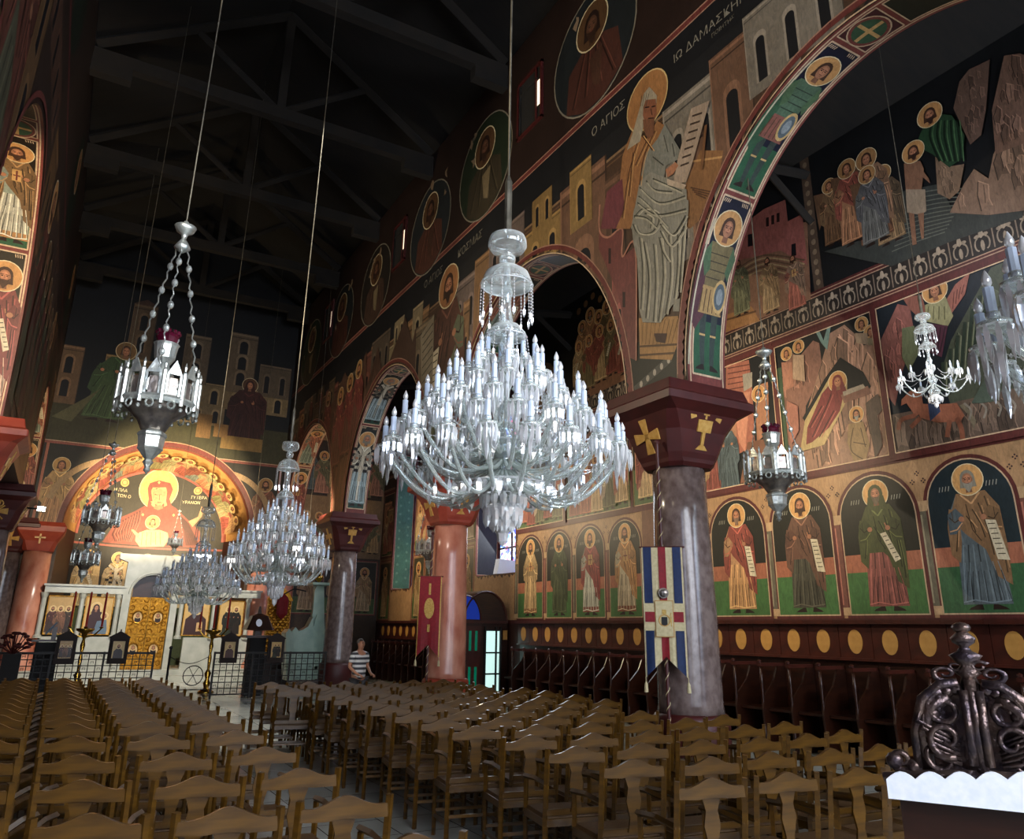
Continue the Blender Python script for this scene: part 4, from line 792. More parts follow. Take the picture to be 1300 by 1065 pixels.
# ================================================================= COLUMNS
def sq(r, z, n=4, cx=0, cy=0, ch=.12):
    k = r*(1-ch); return [(cx+a, cy+b, z) for a, b in ((-r, -k), (-k, -r), (k, -r), (r, -k), (r, k), (k, r), (-k, r), (-r, k))]
def column(x, y, mat, cap, label, gold=True, rad=.37, pl=.8, scale=1, z1=3.88, sym='cross'):
    t = thing('marble_column', (x, y, 0), label, 'column', 'columns of the nave arcades')
    m = MB(); m.smooth = True
    m.lathe([(.47, 0), (.47, pl-.06), (.45, pl-.02), (rad+.05, pl)], n=32).build('plinth', 'red_paint' if cap == 'red_paint' else 'maroon_paint', t, label='dark red painted round plinth')
    m = MB(); m.smooth = True
    m.lathe([(rad+.045, pl), (rad+.03, pl+.1), (rad+.02, 2), (rad-.01, 3.2), (rad-.02, z1-.02)], n=32).build('shaft', mat, t)
    m = MB(); m.loft([sq(.36, z1-.05, ch=.35), sq(.40, z1, ch=.35), sq(.41, z1+.05, ch=.3), sq(.44, z1+.12, ch=.3), sq(.52, z1+.4, ch=.25), sq(.62, z1+.62, ch=.15), sq(.72, z1+.7, ch=.04), sq(.75, z1+.72, ch=.02), sq(.75, z1+.82, ch=.02), sq(.70, z1+.86, ch=.02), sq(.66, ZS+.01, ch=.02)])
    c = m.build('capital', cap, t)
    def em(face):                                    # gilt cross on the nave side, gilt chalice on the west side
        zc = z1+.36; Z = Vector((0, 0, 1)); sl = .19
        if face == 'x': ax = Vector((0, 1, 0)); nn = Vector((-1 if x > 0 else 1, 0, 0))
        else: ax = Vector((1, 0, 0)); nn = Vector((0, -1, 0))
        up = (Z+nn*.33).normalized(); M = Matrix((ax, up, ax.cross(up))).transposed().to_4x4(); M.translation = nn*.52+Vector((0, 0, zc)); M = M@Matrix.Scale(1.25, 4)
        g = MB()
        if face == 'x' or sym == 'cross':
            for a in range(4):
                q = Matrix.Rotation(a*pi/2, 4, 'Z'); g.prism([(-.025, 0), (.025, 0), (.06, .19), (-.06, .19)], M@q, .02)
        else:
            g.prism([(-.09, .02), (.09, .02), (.1, .15), (-.1, .15)], M, .02); g.prism([(-.02, -.13), (.02, -.13), (.02, .03), (-.02, .03)], M, .02); g.prism([(-.08, -.17), (.08, -.17), (.03, -.12), (-.03, -.12)], M, .02)
            g.prism([(-.012, .16), (.012, .16), (.012, .27), (-.012, .27)], M, .02); g.prism([(-.04, .2), (.04, .2), (.04, .222), (-.04, .222)], M, .02)
            for s in (-1, 1): g.prism([(s*.13, .17), (s*.2, .14), (s*.22, .19), (s*.15, .22)], M, .015)
        g.build('gilt_cross' if (face == 'x' or sym == 'cross') else 'gilt_chalice', 'gold_paint', c, label='gold relief on the capital')
    if gold: em('x'); em('y')
    return t
column(7.05, 7.85, 'marble_gray', 'maroon_paint', 'grey marble column with dark maroon capital, nearest, behind the blue and red banner', sym='cup')
column(7.05, 15.05, 'marble_pink', 'red_paint', 'pink marble column with red capital beside the red banner', sym='cup')
column(7.05, 22.25, 'marble_gray', 'maroon_paint', 'grey marble column with maroon capital at the end of the iron railing', sym='cup')
column(7.05, 29.3, 'marble_pink', 'red_paint', 'farthest pink column of the right row, beside the altar screen')
column(-1.6, 29.3, 'marble_gray', 'maroon_paint', 'farthest column of the left row, behind the pink pillar')
column(-1.6, 22.25, 'marble_gray', 'maroon_paint', 'dark capped left column with the shining floodlight at its capital')
column(-1.6, 15.05, 'marble_pink', 'red_paint', 'left column whose pink capital touches the left edge of the photo')
column(7.05, .65, 'marble_gray', 'maroon_paint', 'grey marble column carrying the near foot of the largest arch')
for x, lb in ((-.8, 'left'), (6.2, 'right')):
    t = thing('pink_pillar', (x, 29.25, 0), 'pink marble pillar carrying the %s foot of the golden sanctuary arch' % lb, 'pillar', 'pillars of the sanctuary arch')
    m = MB(); m.smooth = True; m.lathe([(.5, 0), (.5, .5), (.44, .6), (.42, 2), (.4, 3.9)], n=28).build('shaft', 'marble_pink', t)
    MB().loft([sq(.42, 3.9, ch=.3), sq(.5, 4.2, ch=.2), sq(.66, 4.5, ch=.05), sq(.68, 4.66, ch=.05), sq(.6, 4.8, ch=.05)]).build('capital', 'red_paint', t)
    g = MB(); g.box((0, -.6, 4.28), (.05, .03, .34)); g.box((0, -.6, 4.3), (.3, .03, .05)); g.build('gilt_cross', 'gold_paint', t, label='gold cross on the capital')
# Chi-Rho on the dark left capital
# ================================================================= CHAIRS
def make_chair():
    t = thing('wooden_chair', (0, 0, 0), 'x', 'chair')
    W = .232
    for s in (-1, 1):
        MB().tube([(s*W, -.2, 0), (s*W, -.205, .45), (s*W, -.25, .86), (s*W, -.257, .925)], .021, 4).build('leg', 'chair_wood', t)
        MB().tube([(s*W, .2, 0), (s*W, .2, .66)], .019, 4).build('leg', 'chair_wood', t)
        MB().tube([(s*W, -.24, .68), (s*W, 0, .69), (s*W, .24, .67)], .019, 4).build('armrest', 'chair_wood', t)
    cr = [(-.225, .828)]+[(-.225+.45*i/18, .880+.056*math.exp(-((i-9)/4.2)**2)+(.004 if abs(i-9) > 7 else 0)) for i in range(19)]+[(.225, .822), (.1, .822), (0, .83), (-.1, .822)]
    M = Matrix(((1, 0, 0, 0), (0, .1, 1, -.245-.08), (0, 1, 0, 0), (0, 0, 0, 1)))
    M = Matrix.Translation((0, -.25, 0))@Matrix.Rotation(pi/2, 4, 'X')
    MB().prism(cr, M, .024).build('top_rail', 'chair_wood', t)
    sp = [(-.045, .50), (.045, .50), (.03, .58), (.055, .68), (.04, .76), (.065, .835), (-.065, .835), (-.04, .76), (-.055, .68), (-.03, .58)]
    MB().prism(sp, Matrix.Translation((0, -.235, 0))@Matrix.Rotation(pi/2, 4, 'X'), .014).build('splat', 'chair_wood', t)
    MB().box((0, -.215, .50), (.46, .022, .04)).build('lower_rail', 'chair_wood', t)
    f = MB(); f.box((0, .2, .43), (.46, .03, .05)); f.box((0, -.2, .43), (.46, .03, .05)); f.box((-W, 0, .43), (.03, .4, .05)); f.box((W, 0, .43), (.03, .4, .05)); f.build('seat_frame', 'chair_wood', t)
    MB().loft([[(-.235, -.19, .455), (.235, -.19, .455), (.235, .21, .455), (-.235, .21, .455)], [(-.22, -.18, .475), (.22, -.18, .475), (.22, .2, .475), (-.22, .2, .475)]]).build('seat', 'rush', t, label='woven straw seat')
    s = MB(); s.box((0, .2, .2), (.46, .02, .025)); s.box((-W, 0, .16), (.02, .4, .025)); s.box((W, 0, .16), (.02, .4, .025)); s.box((0, -.2, .22), (.46, .02, .025)); s.build('stretcher', 'chair_wood', t)
    return t
chair0 = make_chair(); first = True
ORD = ['first', 'second', 'third', 'fourth', 'fifth', 'sixth', 'seventh', 'eighth', 'ninth', 'tenth', 'eleventh', 'twelfth', 'thirteenth', 'fourteenth', 'fifteenth', 'sixteenth', 'seventeenth', 'eighteenth', 'nineteenth']
def put_chair(x, y, rz, label, group):
    global first
    if first: o = chair0; first = False; o.location = (x, y, 0); o.rotation_euler.z = rz; o['label'] = label; o['group'] = group
    else: o = copy_tree(chair0, (x, y, 0), rz, label, None, group)
    return o
rc = random.Random(3)
LY = [14.6, 13.95, 13.3, 12.65, 12.0, 11.35, 10.72, 10.1, 9.48, 8.86, 8.16, 7.25, 6.25, 5.3, 4.4, 3.55]
for r, y in enumerate(LY):
    for k in range(5):
        if y < 3.6 and k > 3: continue
        put_chair((1.45, .905, .355, -.2, -.755)[k]+rc.uniform(-.004, .004), y+(.04, .02, .13, .33, .54)[k]+rc.uniform(-.015, .015), R_((-2, -9, -16, -19, -20)[k])+rc.uniform(-.012, .012), 'wooden straw-seat armchair left of the aisle, %s row from the altar, %s from the aisle' % (ORD[r], ORD[k]), 'chairs in the left block')
for r in range(14):
    y = 13.0-.69*r
    for k in range(6):
        x = 3.44+.555*k+(.12 if r > 9 else 0)-(.35 if r < 3 else 0); yy = y-.085*k+.012*k*k
        if (k == 5 and abs(yy-7.85) < .75): continue
        put_chair(x+rc.uniform(-.008, .008), yy+rc.uniform(-.04, .04), R_((-10, -8, -5, -3, -1, 1)[k])+rc.uniform(-.015, .015), 'wooden straw-seat armchair right of the aisle, %s row from the altar, %s from the aisle' % (ORD[r], ORD[k]), 'chairs in the right block')
# ================================================================= CHOIR STALLS along the right wall
def make_stall():
    t = thing('choir_stall', (0, 0, 0), 'x', 'stall'); w = .585
    b = MB(); b.box((0, w/2-.0, .95), (.05, w-.004, 1.9)); b.build('back_panel', 'dark_wood', t)
    h = MB(); h.box((-.06, w/2, 1.66), (.06, w-.01, .5)); h.box((-.1, w/2, 1.93), (.2, w-.004, .06)); h.box((-.08, w/2, 1.39), (.1, w-.004, .04)); h.build('headboard', 'stall_red', t)
    o = MB(); M = Matrix.Translation((-.092, w/2, 1.655))@Matrix.Rotation(pi/2, 4, 'Y')
    o.prism([(-.165*cos(2*pi*i/20)*(1 if cos(2*pi*i/20) > 0 else 1.12), .125*sin(2*pi*i/20)) for i in range(20)], M, .012); o.build('oval_panel', 'oval_ochre', t, label='ochre oval inlay')
    a = MB(); a.box((-.32, .037, 1.26), (.56, .07, .05)); a.lathe([(.0, 0), (.03, .01), (.035, .04), (0, .06)], (-.58, .037, 1.28), 8); a.build('armrest', 'stall_red', t)
    p = MB(); p.prism([(-.24, 0), (.28, 0), (.28, 1.24), (.1, 1.24), (-.02, 1.0), (-.24, .8), (-.3, .6)], Matrix.Translation((-.3, .02, 0))@Matrix(((-1, 0, 0, 0), (0, 0, 1, 0), (0, 1, 0, 0), (0, 0, 0, 1)))@Matrix.Scale(-1, 4, Vector((1, 0, 0))), .035); p.build('side_panel', 'dark_wood', t)
    q = MB(); q.smooth = True; q.lathe([(.03, 0), (.03, .3), (.018, .4), (.03, .6), (.018, .8), (.026, 1.0), (.02, 1.22)], (-.56, .033, 0), 8); q.build('turned_post', 'dark_wood', t)
    MB().box((-.28, w/2+.02, .58), (.42, w-.06, .04)).build('seat', 'dark_wood', t)
    return t
s0 = make_stall(); k = 0
for y0, y1 in ((1.385, 18.9),):
    y = y0
    while y+.585 < y1:
        n_ = 29-k; lb = 'dark wooden choir stall with ochre oval under the saints, %s from the porch' % (ORD+['twentieth', 'twenty-first', 'twenty-second', 'twenty-third', 'twenty-fourth', 'twenty-fifth', 'twenty-sixth', 'twenty-seventh', 'twenty-eighth', 'twenty-ninth', 'thirtieth'])[max(0, n_-1)]
        if k == 0: s0.location = (XA-.08, y, 0); s0['label'] = lb; s0['group'] = 'choir stalls on the right wall'
        else: copy_tree(s0, (XA-.08, y, 0), 0, lb, None, 'choir stalls on the right wall')
        k += 1; y += .585
k = 0; y = 21.6
while y < 28.6:
    copy_tree(s0, (XA-.08, y, 0), 0, 'dark choir stall beyond the wooden porch, %s from the porch' % ORD[k], None, 'choir stalls beyond the porch'); k += 1; y += .585
# ================================================================= WOODEN PORCH
t = thing('entrance_porch', (10.1, 19.1, 0), 'dark wooden entrance porch with arched top and glazed doors behind the pink column', 'porch')
b = MB(); n = 14
prof = [(-1.25, 0), (1.24, 0)]+[(1.24*cos(pi*i/n), 1.95+.8*sin(pi*i/n)) for i in range(n+1)]
prof = [(-.68, 0), (.68, 0)]+[(.68*cos(pi*i/n), 1.95+.8*sin(pi*i/n)) for i in range(n+1)]
Mx = Matrix.Rotation(pi/2, 4, 'X')
b.prism(prof, Matrix.Translation((0, .95, 0))@Mx, 1.8); b.build('body', 'dark_wood', t)
f = MB(); 
for i in range(n): 
    a0, a1 = pi*i/n, pi*(i+1)/n; f.tube([(.65*cos(a0), .03, 1.95+.77*sin(a0)), (.65*cos(a1), .03, 1.95+.77*sin(a1))], .03, 4)
    if i < n//2: f.tube([(-.62+.47*cos(a0), .03, 1.98+.62*sin(a0)), (-.62+.47*cos(a1), .03, 1.98+.62*sin(a1))], .025, 4)
f.box((0, .03, 1.93), (1.34, .05, .07)); f.build('arch_moulding', 'stall_red', t)
MB().prism([(-.64, 1.99)]+[(-.64+.45*cos(pi*i/n), 1.99+.6*sin(pi*i/n)) for i in range(n//2+1)], Matrix.Translation((0, .035, 0))@Mx, .02).build('fanlight', 'pane_blue', t, label='deep blue glazed fanlight')
d = MB().mat('stall_red'); d.box((-.4, .02, .95), (.46, .05, 1.75)); d.mat('pane_green')
for x in (-.48, -.3):
    for z in (1.45, .55): d.box((x, -.01, z), (.07, .02, .5))
d.build('door_leaf', None, t, label='red door leaf with narrow green panes')
d = MB(); 
for x in (-.03, .3, .44): d.box((x, -.01, .95), (.04, .06, 1.72))
for z in (.12, .62, 1.15, 1.72): d.box((.2, -.01, z), (.46, .05, .04))
o = d.build('glazed_door', 'iron', t, label='door with pale daylight panes'); g = MB(); g.box((.2, .01, .92), (.42, .01, 1.6)); g.build('pane', 'daylight_pane', o)
MB().box((.58, -.0, 1.6), (.13, .03, .24)).build('notice', 'oval_ochre', t)
# ================================================================= BANNERS
def banner(x, y, rz, z0, z1, w, label, kind):
    t = thing('church_banner', (x, y, 0), label, 'banner', None, rz)
    p = MB(); p.tube([(0, .03, .02), (0, .03, 4.1 if kind == 'blue' else 3.6)], .022, 8); p.tube([(-w/2-.03, .0, z1), (w/2+.03, .0, z1)], .012, 6); p.ball((0, .03, 4.12 if kind == 'blue' else 3.62), .035)
    p.build('pole', 'maroon_paint', t)
    s = MB(); 
    s.tube([(.022*cos(k*.7), .03+.022*sin(k*.7), .1+.0187*k) for k in range(200 if kind == 'blue' else 175)], .006, 4)
    s.build('spiral_stripe', 'cloth_cream', t)
    def strip(x0, x1, mat, y, nm, lb=None, dip=None):
        vs = []; fs = []; N = 24; K = 6
        for i in range(N+1):
            for j in range(K+1):
                xx = x0+(x1-x0)*j/K; bot = z0+(.24*(1-abs(xx)/(w/2)))
                zz = z1-(z1-bot)*i/N; vs.append((xx, y+.012*sin(xx*26+i*.1)*i/N, zz))
        for i in range(N):
            for j in range(K): a = i*(K+1)+j; fs.append((a, a+1, a+K+2, a+K+1))
        n = len(vs); vs += [(a, b+.004, c) for a, b, c in vs]; fs += [tuple(q+n for q in f[::-1]) for f in fs]
        m = MB(); m.add(vs, fs); return m.build(nm, mat, t, label=lb)
    if kind == 'blue':
        strip(-w/2, w/2, 'cloth_cream', -.01, 'cloth')
        for a, b in ((-w/2+.02, -.13), (.13, w/2-.02)): strip(a, b, 'cloth_blue', -.018, 'blue_stripe', 'dark blue cloth stripe')
        strip(-.045, .045, 'cloth_red', -.019, 'red_stripe', 'red cloth stripe')
        zc = z1-.84
        for s in (-1, 1):
            MB().box((s*.165, -.03, zc), (.16, .006, .32)).build('cross_bar', 'cloth_cream', t)
            MB().box((s*.165, -.036, zc), (.13, .006, .12)).build('cross_bar', 'cloth_red', t, label='red bar')
        e = MB().mat('oval_ochre'); e.box((0, -.038, zc-.02), (.225, .004, .43)); e.mat('cloth_cream'); e.box((0, -.045, zc-.02), (.205, .008, .41)); e.mat('gold_paint'); e.torus((0, -.05, zc-.04), .065, .008, M=Matrix.Rotation(pi/2, 3, 'X')); e.mat('iron'); e.box((0, -.052, zc-.05), (.07, .006, .1)); e.mat('cloth_gold'); e.box((0, -.052, zc+.06), (.05, .006, .05)); e.box((.08, -.052, zc-.03), (.012, .006, .16))
        e.build('emblem_panel', None, t, label='cream panel with a crest')
        q = MB(); q.ball((0, -.04, zc+.28), .055, sy=.5); q.torus((0, -.045, zc+.28), .055, .01, M=Matrix.Rotation(pi/2, 3, 'X')); q.build('medal', 'dark_silver', t)
    else:
        strip(-w/2, w/2, 'cloth_gold', -.008, 'fringe', 'gold edging'); strip(-w/2+.02, w/2-.02, 'cloth_red', -.016, 'cloth')
        e = MB(); M = Matrix.Translation((0, -.03, z1-.62))@Matrix.Rotation(pi/2, 4, 'X'); e.prism([(.1*cos(2*pi*i/18), .2*sin(2*pi*i/18)) for i in range(18)], M, .012)
        e.box((0, -.03, z1-.25), (.04, .01, .22)); e.box((0, -.03, z1-1.0), (.05, .01, .14)); e.build('embroidery', 'cloth_gold', t, label='gold embroidered oval')
    for s in (-1, 1): q = MB(); q.tube([(s*w/2, -.01, z0+.01), (s*w/2, -.01, z0-.05)], .004, 4); q.lathe([(.006, 0), (.02, -.03), (.026, -.12), (0, -.12)], (s*w/2, -.01, z0-.04), 8); q.build('tassel', 'cloth_cream', t)
banner(6.48, 7.6, -.72, 1.22, 2.76, .5, 'tall dark blue, red and cream swallow-tailed banner on a pole before the nearest grey column', 'blue')
banner(6.5, 14.75, -.55, 1.2, 2.75, .46, 'red swallow-tailed banner with gold embroidery on a pole beside the pink column', 'red')
# ================================================================= CHANDELIERS
def prism_drop(m, c, l, r, n=4):
    m.loft([[(c[0]+q*cos(2*pi*j/n+.4), c[1]+q*sin(2*pi*j/n+.4), c[2]-z) for j in range(n)] for q, z in ((r*.3, 0), (r, l*.25), (r*.8, l*.7), (.0005, l))])
def beads(m, p, q, n, r, sag=0):
    for i in range(n+1):
        f = i/n; c = Vector(p).lerp(Vector(q), f); c.z -= sag*4*f*(1-f); m.loft([[(c.x+a*cos(t), c.y+a*sin(t), c.z+z) for t in (0, 2.1, 4.2)] for a, z in ((.0004, r*1.25), (r, 0), (.0004, -r*1.25))], cap=False)
    pts = [Vector(p).lerp(Vector(q), i/8)-Vector((0, 0, sag*4*(i/8)*(1-i/8))) for i in range(9)]; m.tube(pts, .0018, 3)
def make_chandelier(tiers, s=1, label='', group=None, top=9.5, body=True):
    t = thing('crystal_chandelier', (0, 0, 0), label, 'chandelier', group)
    def ob(m, nm, mt, par=t, **k):
        m.v = [(a*s, b*s, c*s) for a, b, c in m.v]; return m.build(nm, mt, par, **k)
    m = MB(); m.smooth = True
    m.lathe([(.02, -.38), (.05, -.36), (.03, -.33), (.09, -.28), (.12, -.2), (.05, -.1), (.06, 0), (.1, .08), (.05, .16), (.035, .25), (.07, .33), (.035, .42), (.03, .5), (.06, .58), (.03, .66), (.028, .8), (.055, .87), (.03, .94), (.06, 1.05), (.04, 1.15), (.03, 1.25), (.05, 1.32), (.03, 1.4), (.025, 1.53)], n=16); ob(m, 'stem', 'crystal')
    m = MB(); m.smooth = True; m.lathe([(.02, 1.55), (.06, 1.57), (.065, 1.62), (.04, 1.65), (.06, 1.66), (.13, 1.68), (.155, 1.72), (.15, 1.77), (.14, 1.8)], n=20); ob(m, 'top_bowl', 'crystal')
    m = MB(); m.smooth = True; m.lathe([(.03, 1.54), (.1, 1.53), (.17, 1.48), (.2, 1.40), (.21, 1.38)], n=20); c = ob(m, 'canopy', 'crystal')
    m = MB()
    for i in range(14): a = 2*pi*i/14; x, y = .2*cos(a), .2*sin(a); beads(m, (x, y, 1.38), (x*1.02, y*1.02, 1.14), 9, .009); prism_drop(m, (x, y, 1.13), .08, .014)
    m.torus((0, 0, 1.375), .2, .005, 28, 4); ob(m, 'bead_strands', 'crystal_drop', c)
    m = MB(); m.smooth = True; m.lathe([(.03, 1.06), (.1, 1.04), (.15, .98), (.16, .95)], n=18); c = ob(m, 'canopy', 'crystal'); m = MB()
    for i in range(12): a = 2*pi*i/12; x, y = .16*cos(a), .16*sin(a); beads(m, (x, y, .95), (x*1.1, y*1.1, .82), 5, .008); prism_drop(m, (x*1.1, y*1.1, .81), .07, .012)
    m.torus((0, 0, .945), .16, .005, 24, 4)
    ob(m, 'bead_strands', 'crystal_drop', c)
    if body:
        m = MB(); m.smooth = True; m.lathe([(.05, .02), (.2, .04), (.26, .1), (.27, .12)], n=20); m.lathe([(.05, -.12), (.12, -.15), (.2, -.2), (.19, -.23)], n=18); b = ob(m, 'body_bowl', 'crystal'); m = MB()
        for i in range(16): a = 2*pi*i/16; x, y = .27*cos(a), .27*sin(a); prism_drop(m, (x, y, .1), .16, .018); x, y = .36*cos(a+.2), .36*sin(a+.2); prism_drop(m, (x, y, -.2), .13, .03)
        for i in range(14):
            a = 2*pi*i/14
            for r, z in ((.2, -.16), (.15, -.26), (.12, -.34), (.07, -.42)): prism_drop(m, (r*cos(a+z), r*sin(a+z), z), .11, .028, 5)
        for r, z in ((.27, .095), (.36, -.203), (.2, -.163), (.15, -.263), (.12, -.343), (.07, -.423)): m.torus((0, 0, z), r, .004, 24, 4); m.box((0, 0, z), (2*r, .005, .005)); m.box((0, 0, z), (.005, 2*r, .005))
        m.tube([(0, 0, .1), (0, 0, -.43)], .004, 4)
        ob(m, 'crystal_drops', 'crystal_drop', b, label='hanging cut crystal drops')
    m = MB(); m.smooth = True; m.lathe([(.01, -.56), (.05, -.53), (.07, -.5), (.03, -.47), (.09, -.43), (.13, -.37), (.08, -.31), (.03, -.28)], n=16); m.smooth = False
    for i in range(10): a = 2*pi*i/10; prism_drop(m, (.12*cos(a), .12*sin(a), -.36), .14, .028, 5)
    prism_drop(m, (0, 0, -.5), .13, .045, 6)
    ob(m, 'finial', 'crystal_drop')
    m = MB(); m.tube([(0, 0, 1.78), (0, 0, top/s)], .006/s if s < .8 else .009, 5); m.lathe([(.012, 1.8), (.03, 1.84), (.032, 2.3), (.012, 2.36)], n=8); ob(m, 'cable', 'wire')
    proto = {}
    for ti, (n, r, zb, z0, dip) in enumerate(tiers):
        for i in range(n):
            a = 2*pi*(i+.37*ti)/n
            if ti not in proto:
                q = []
                for k in range(17):
                    f = k/16; rr = .06+(r-.06)*(f**.85); zz = z0+(zb-z0)*f**2.2-dip*sin(pi*f**.9)*1.15; q.append((rr, 0, zz))
                m = MB(); m.smooth = True; m.tube(q, .015, 6); arm = ob(m, 'arm', 'crystal_arm')
                m = MB(); m.smooth = True; m.lathe([(.012, -.01), (.03, 0), (.055, .012), (.06, .03)], (r, 0, zb), 12); m.lathe([(.015, .03), (.026, .05), (.026, .07)], (r, 0, zb), 8); ob(m, 'drip_pan', 'crystal_arm', arm)
                m = MB(); m.lathe([(.02, .05), (.02, .17), (.005, .172)], (r, 0, zb), 8); ob(m, 'candle_tube', 'candle', arm)
                m = MB(); m.smooth = True; m.lathe([(.008, .17), (.018, .19), (.018, .205), (.008, .23), (.001, .245)], (r, 0, zb), 8); ob(m, 'bulb', 'crystal_drop', arm)
                m = MB()
                for j in range(9):
                    b_ = 2*pi*j/9; prism_drop(m, (r+.057*cos(b_), .057*sin(b_), zb+.015), .13, .014)
                prism_drop(m, (r*.62, 0, z0+(zb-z0)*.55-dip*1.0), .1, .02); prism_drop(m, (r, 0, zb-.05), .16, .015)
                m.torus((r, 0, zb+.013), .056, .004, 16, 4); m.tube([(r, 0, zb+.01), (r, 0, zb-.06)], .003, 3); m.box((r, 0, zb+.012), (.112, .004, .003)); m.tube([(r*.62, 0, z0+(zb-z0)*.62-dip*.9), (r*.62, 0, z0+(zb-z0)*.55-dip*1.02)], .003, 3)
                if r > .3: beads(m, (r*.95, 0, zb), (r*.35, 0, zb+.06), 14, .009, .1)
                ob(m, 'pendant_fringe', 'crystal_drop', arm); proto[ti] = (arm, a); arm.rotation_euler.z = a
            else:
                src = proto[ti][0]; c = src.copy(); col.objects.link(c); c.parent = t; c.rotation_euler.z = a
                for ch in [o for o in ARMK.setdefault(src.name, [x for x in bpy.data.objects if x.parent == src])]: d = ch.copy(); col.objects.link(d); d.parent = c
    return t
ARMK = {}
big = [(20, .86, .02, -.1, .2), (18, .74, .2, -.02, .12), (15, .58, .36, .08, .1), (12, .42, .52, .26, .08), (8, .28, .66, .42, .05), (4, .14, .76, .55, .03)]
GRP = 'great crystal chandeliers hung along the nave'
ch = make_chandelier(big, 1, 'huge crystal chandelier with tiers of white candle bulbs, largest and nearest, centre of the photo', GRP, 13.5); ch.location = (2.65, 4.8, 2.93)
ch2 = copy_tree(ch, (2.65, 11.4, 2.62), .2, 'crystal chandelier hanging before the altar screen, second in size, left of the grey column', None, GRP)
ch2.scale = (.8, .8, .97)
copy_tree(ch, (2.65, 18.7, 2.5), .5, 'crystal chandelier partly hidden behind the second one, left of it', None, GRP)
copy_tree(ch, (3.44, .80, 2.8), 1.1, 'crystal chandelier cut off by the right edge of the photo, two candles showing', None, GRP)
small = make_chandelier([(7, .66, .1, -.05, .2), (4, .36, .3, .2, .1)], .62, 'small blue-lit crystal chandelier hanging in the right aisle before the rider mural', None, 6.9, False); small.location = (9.2, 5.43, 4.8); small.scale = (1, 1, .84)
# ================================================================= HANGING SILVER LAMPS
def make_lamp(label):
    t = thing('hanging_oil_lamp', (0, 0, 0), label, 'lamp', 'silver oil lamps hanging on chains'); n = 12
    g = MB(); R0 = .31
    g.lathe([(.25, -.02), (.33, -.05), (.345, -.02), (.33, .0), (.30, .01), (.28, -.01)], n=n)
    for i in range(n):
        a = 2*pi*(i+.5)/n; q = Matrix.Rotation(a, 3, 'Z'); c = q@Vector((R0, 0, .1))
        for s in (-1, 1): g.box(q@Vector((R0, s*.055, .08)), (.014, .018, .17), a)
        g.prism([(-.065, .16), (.065, .16), (.03, .22), (.0, .27), (-.03, .22)], Matrix.Translation(q@Vector((R0, 0, 0)))@Matrix(((0, 0, 1, 0), (1, 0, 0, 0), (0, 1, 0, 0), (0, 0, 0, 1))).to_3x3().to_4x4() if False else (Matrix.Translation(q@Vector((R0, 0, 0)))@Matrix.Rotation(a, 4, 'Z')@Matrix.Rotation(pi/2, 4, 'Z')@Matrix.Rotation(pi/2, 4, 'X')), .014)
        b = 2*pi*i/n; q2 = Matrix.Rotation(b, 3, 'Z'); e = q2@Vector((R0+.015, 0, 0)); g.lathe([(.02, -.07), (.02, .18), (.008, .2), (.014, .23), (0, .27)], (e.x, e.y, 0), 6)
        g.ball(tuple(q2@Vector((R0+.02, 0, -.1))), .018, 6, 4)
        g.torus(tuple(q@Vector((R0+.02, 0, -.075))), .03, .009, 8, 4, Matrix.Rotation(a, 3, 'Z')@Matrix.Rotation(pi/2, 3, 'Y'))
    g.build('gallery_ring', 'silver', t)
    p = MB()
    for i in range(n): a = 2*pi*(i+.5)/n; q = Matrix.Rotation(a, 3, 'Z'); p.box(q@Vector((R0-.015, 0, .07)), (.008, .07, .13), a)
    p.build('saint_plaques', 'dark_silver', t, label='small dark figures in the niches')
    b = MB(); b.smooth = True; b.lathe([(.10, -.22), (.14, -.15), (.2, -.1), (.29, -.03), (.26, .0)], n=n); b.build('basket', 'dark_silver', t)
    h = MB(); h.lathe([(.085, -.22), (.115, -.24), (.12, -.26), (.11, -.27), (.1, -.35), (.105, -.36), (.04, -.43), (.03, -.44), (.045, -.46), (.03, -.48), (.02, -.5), (.03, -.52), (0, -.55)], n=6); h.build('hexagonal_finial', 'silver', t)
    c = MB(); c.lathe([(.03, -.05), (.06, .02), (.1, .05), (.05, .12), (.09, .19), (.1, .22), (.06, .27), (.05, .3), (.085, .35), (.1, .45), (.11, .47)], n=10); c.build('cup_holder', 'silver', t)
    r = MB(); r.lathe([(.05, .4), (.085, .47), (.1, .52), (.09, .55)], n=12)
    for i in range(12): a = 2*pi*i/12; r.ball((.09*cos(a), .09*sin(a), .56), .02, 6, 4)
    r.build('glass_cup', 'ruby_glass', t, label='dark red glass oil cup')
    for i in range(3):
        a = 2*pi*i/3+.35; m = MB(); p0 = Vector((.32*cos(a), .32*sin(a), .2)); p1 = Vector((.05*cos(a), .05*sin(a), 1.32)); n_ = 22
        for k in range(n_):
            c0 = p0.lerp(p1, k/n_); c1 = p0.lerp(p1, (k+1)/n_); mid = (c0+c1)/2
            m.tube([c0, mid+Vector((.008*(-1)**k, .005, 0)), c1], .0065, 4)
            if k % 4 == 2: m.ball(tuple(mid), .028, 8, 5, 1.2)
        m.build('chain', 'silver', t)
    m = MB(); m.smooth = True; m.lathe([(.015, 1.26), (.075, 1.3), (.05, 1.34), (.02, 1.38), (.03, 1.42), (.08, 1.45), (.1, 1.49), (.04, 1.5), (.02, 1.54)], n=12); m.build('top_cap', 'silver', t)
    MB().tube([(0, 0, 1.5), (0, 0, 12.3)], .007, 5).build('cord', 'wire', t)
    return t
l0 = make_lamp('large silver oil lamp on three chains, nearest and largest, upper left'); l0.location = (.4, 6.0, 3.3); l0.scale = (.84, .84, .97)
def lamp(x, y, z, s, label, rz=.5):
    o = copy_tree(l0, (x, y, z), rz, label); o.scale = (s, s, s); return o
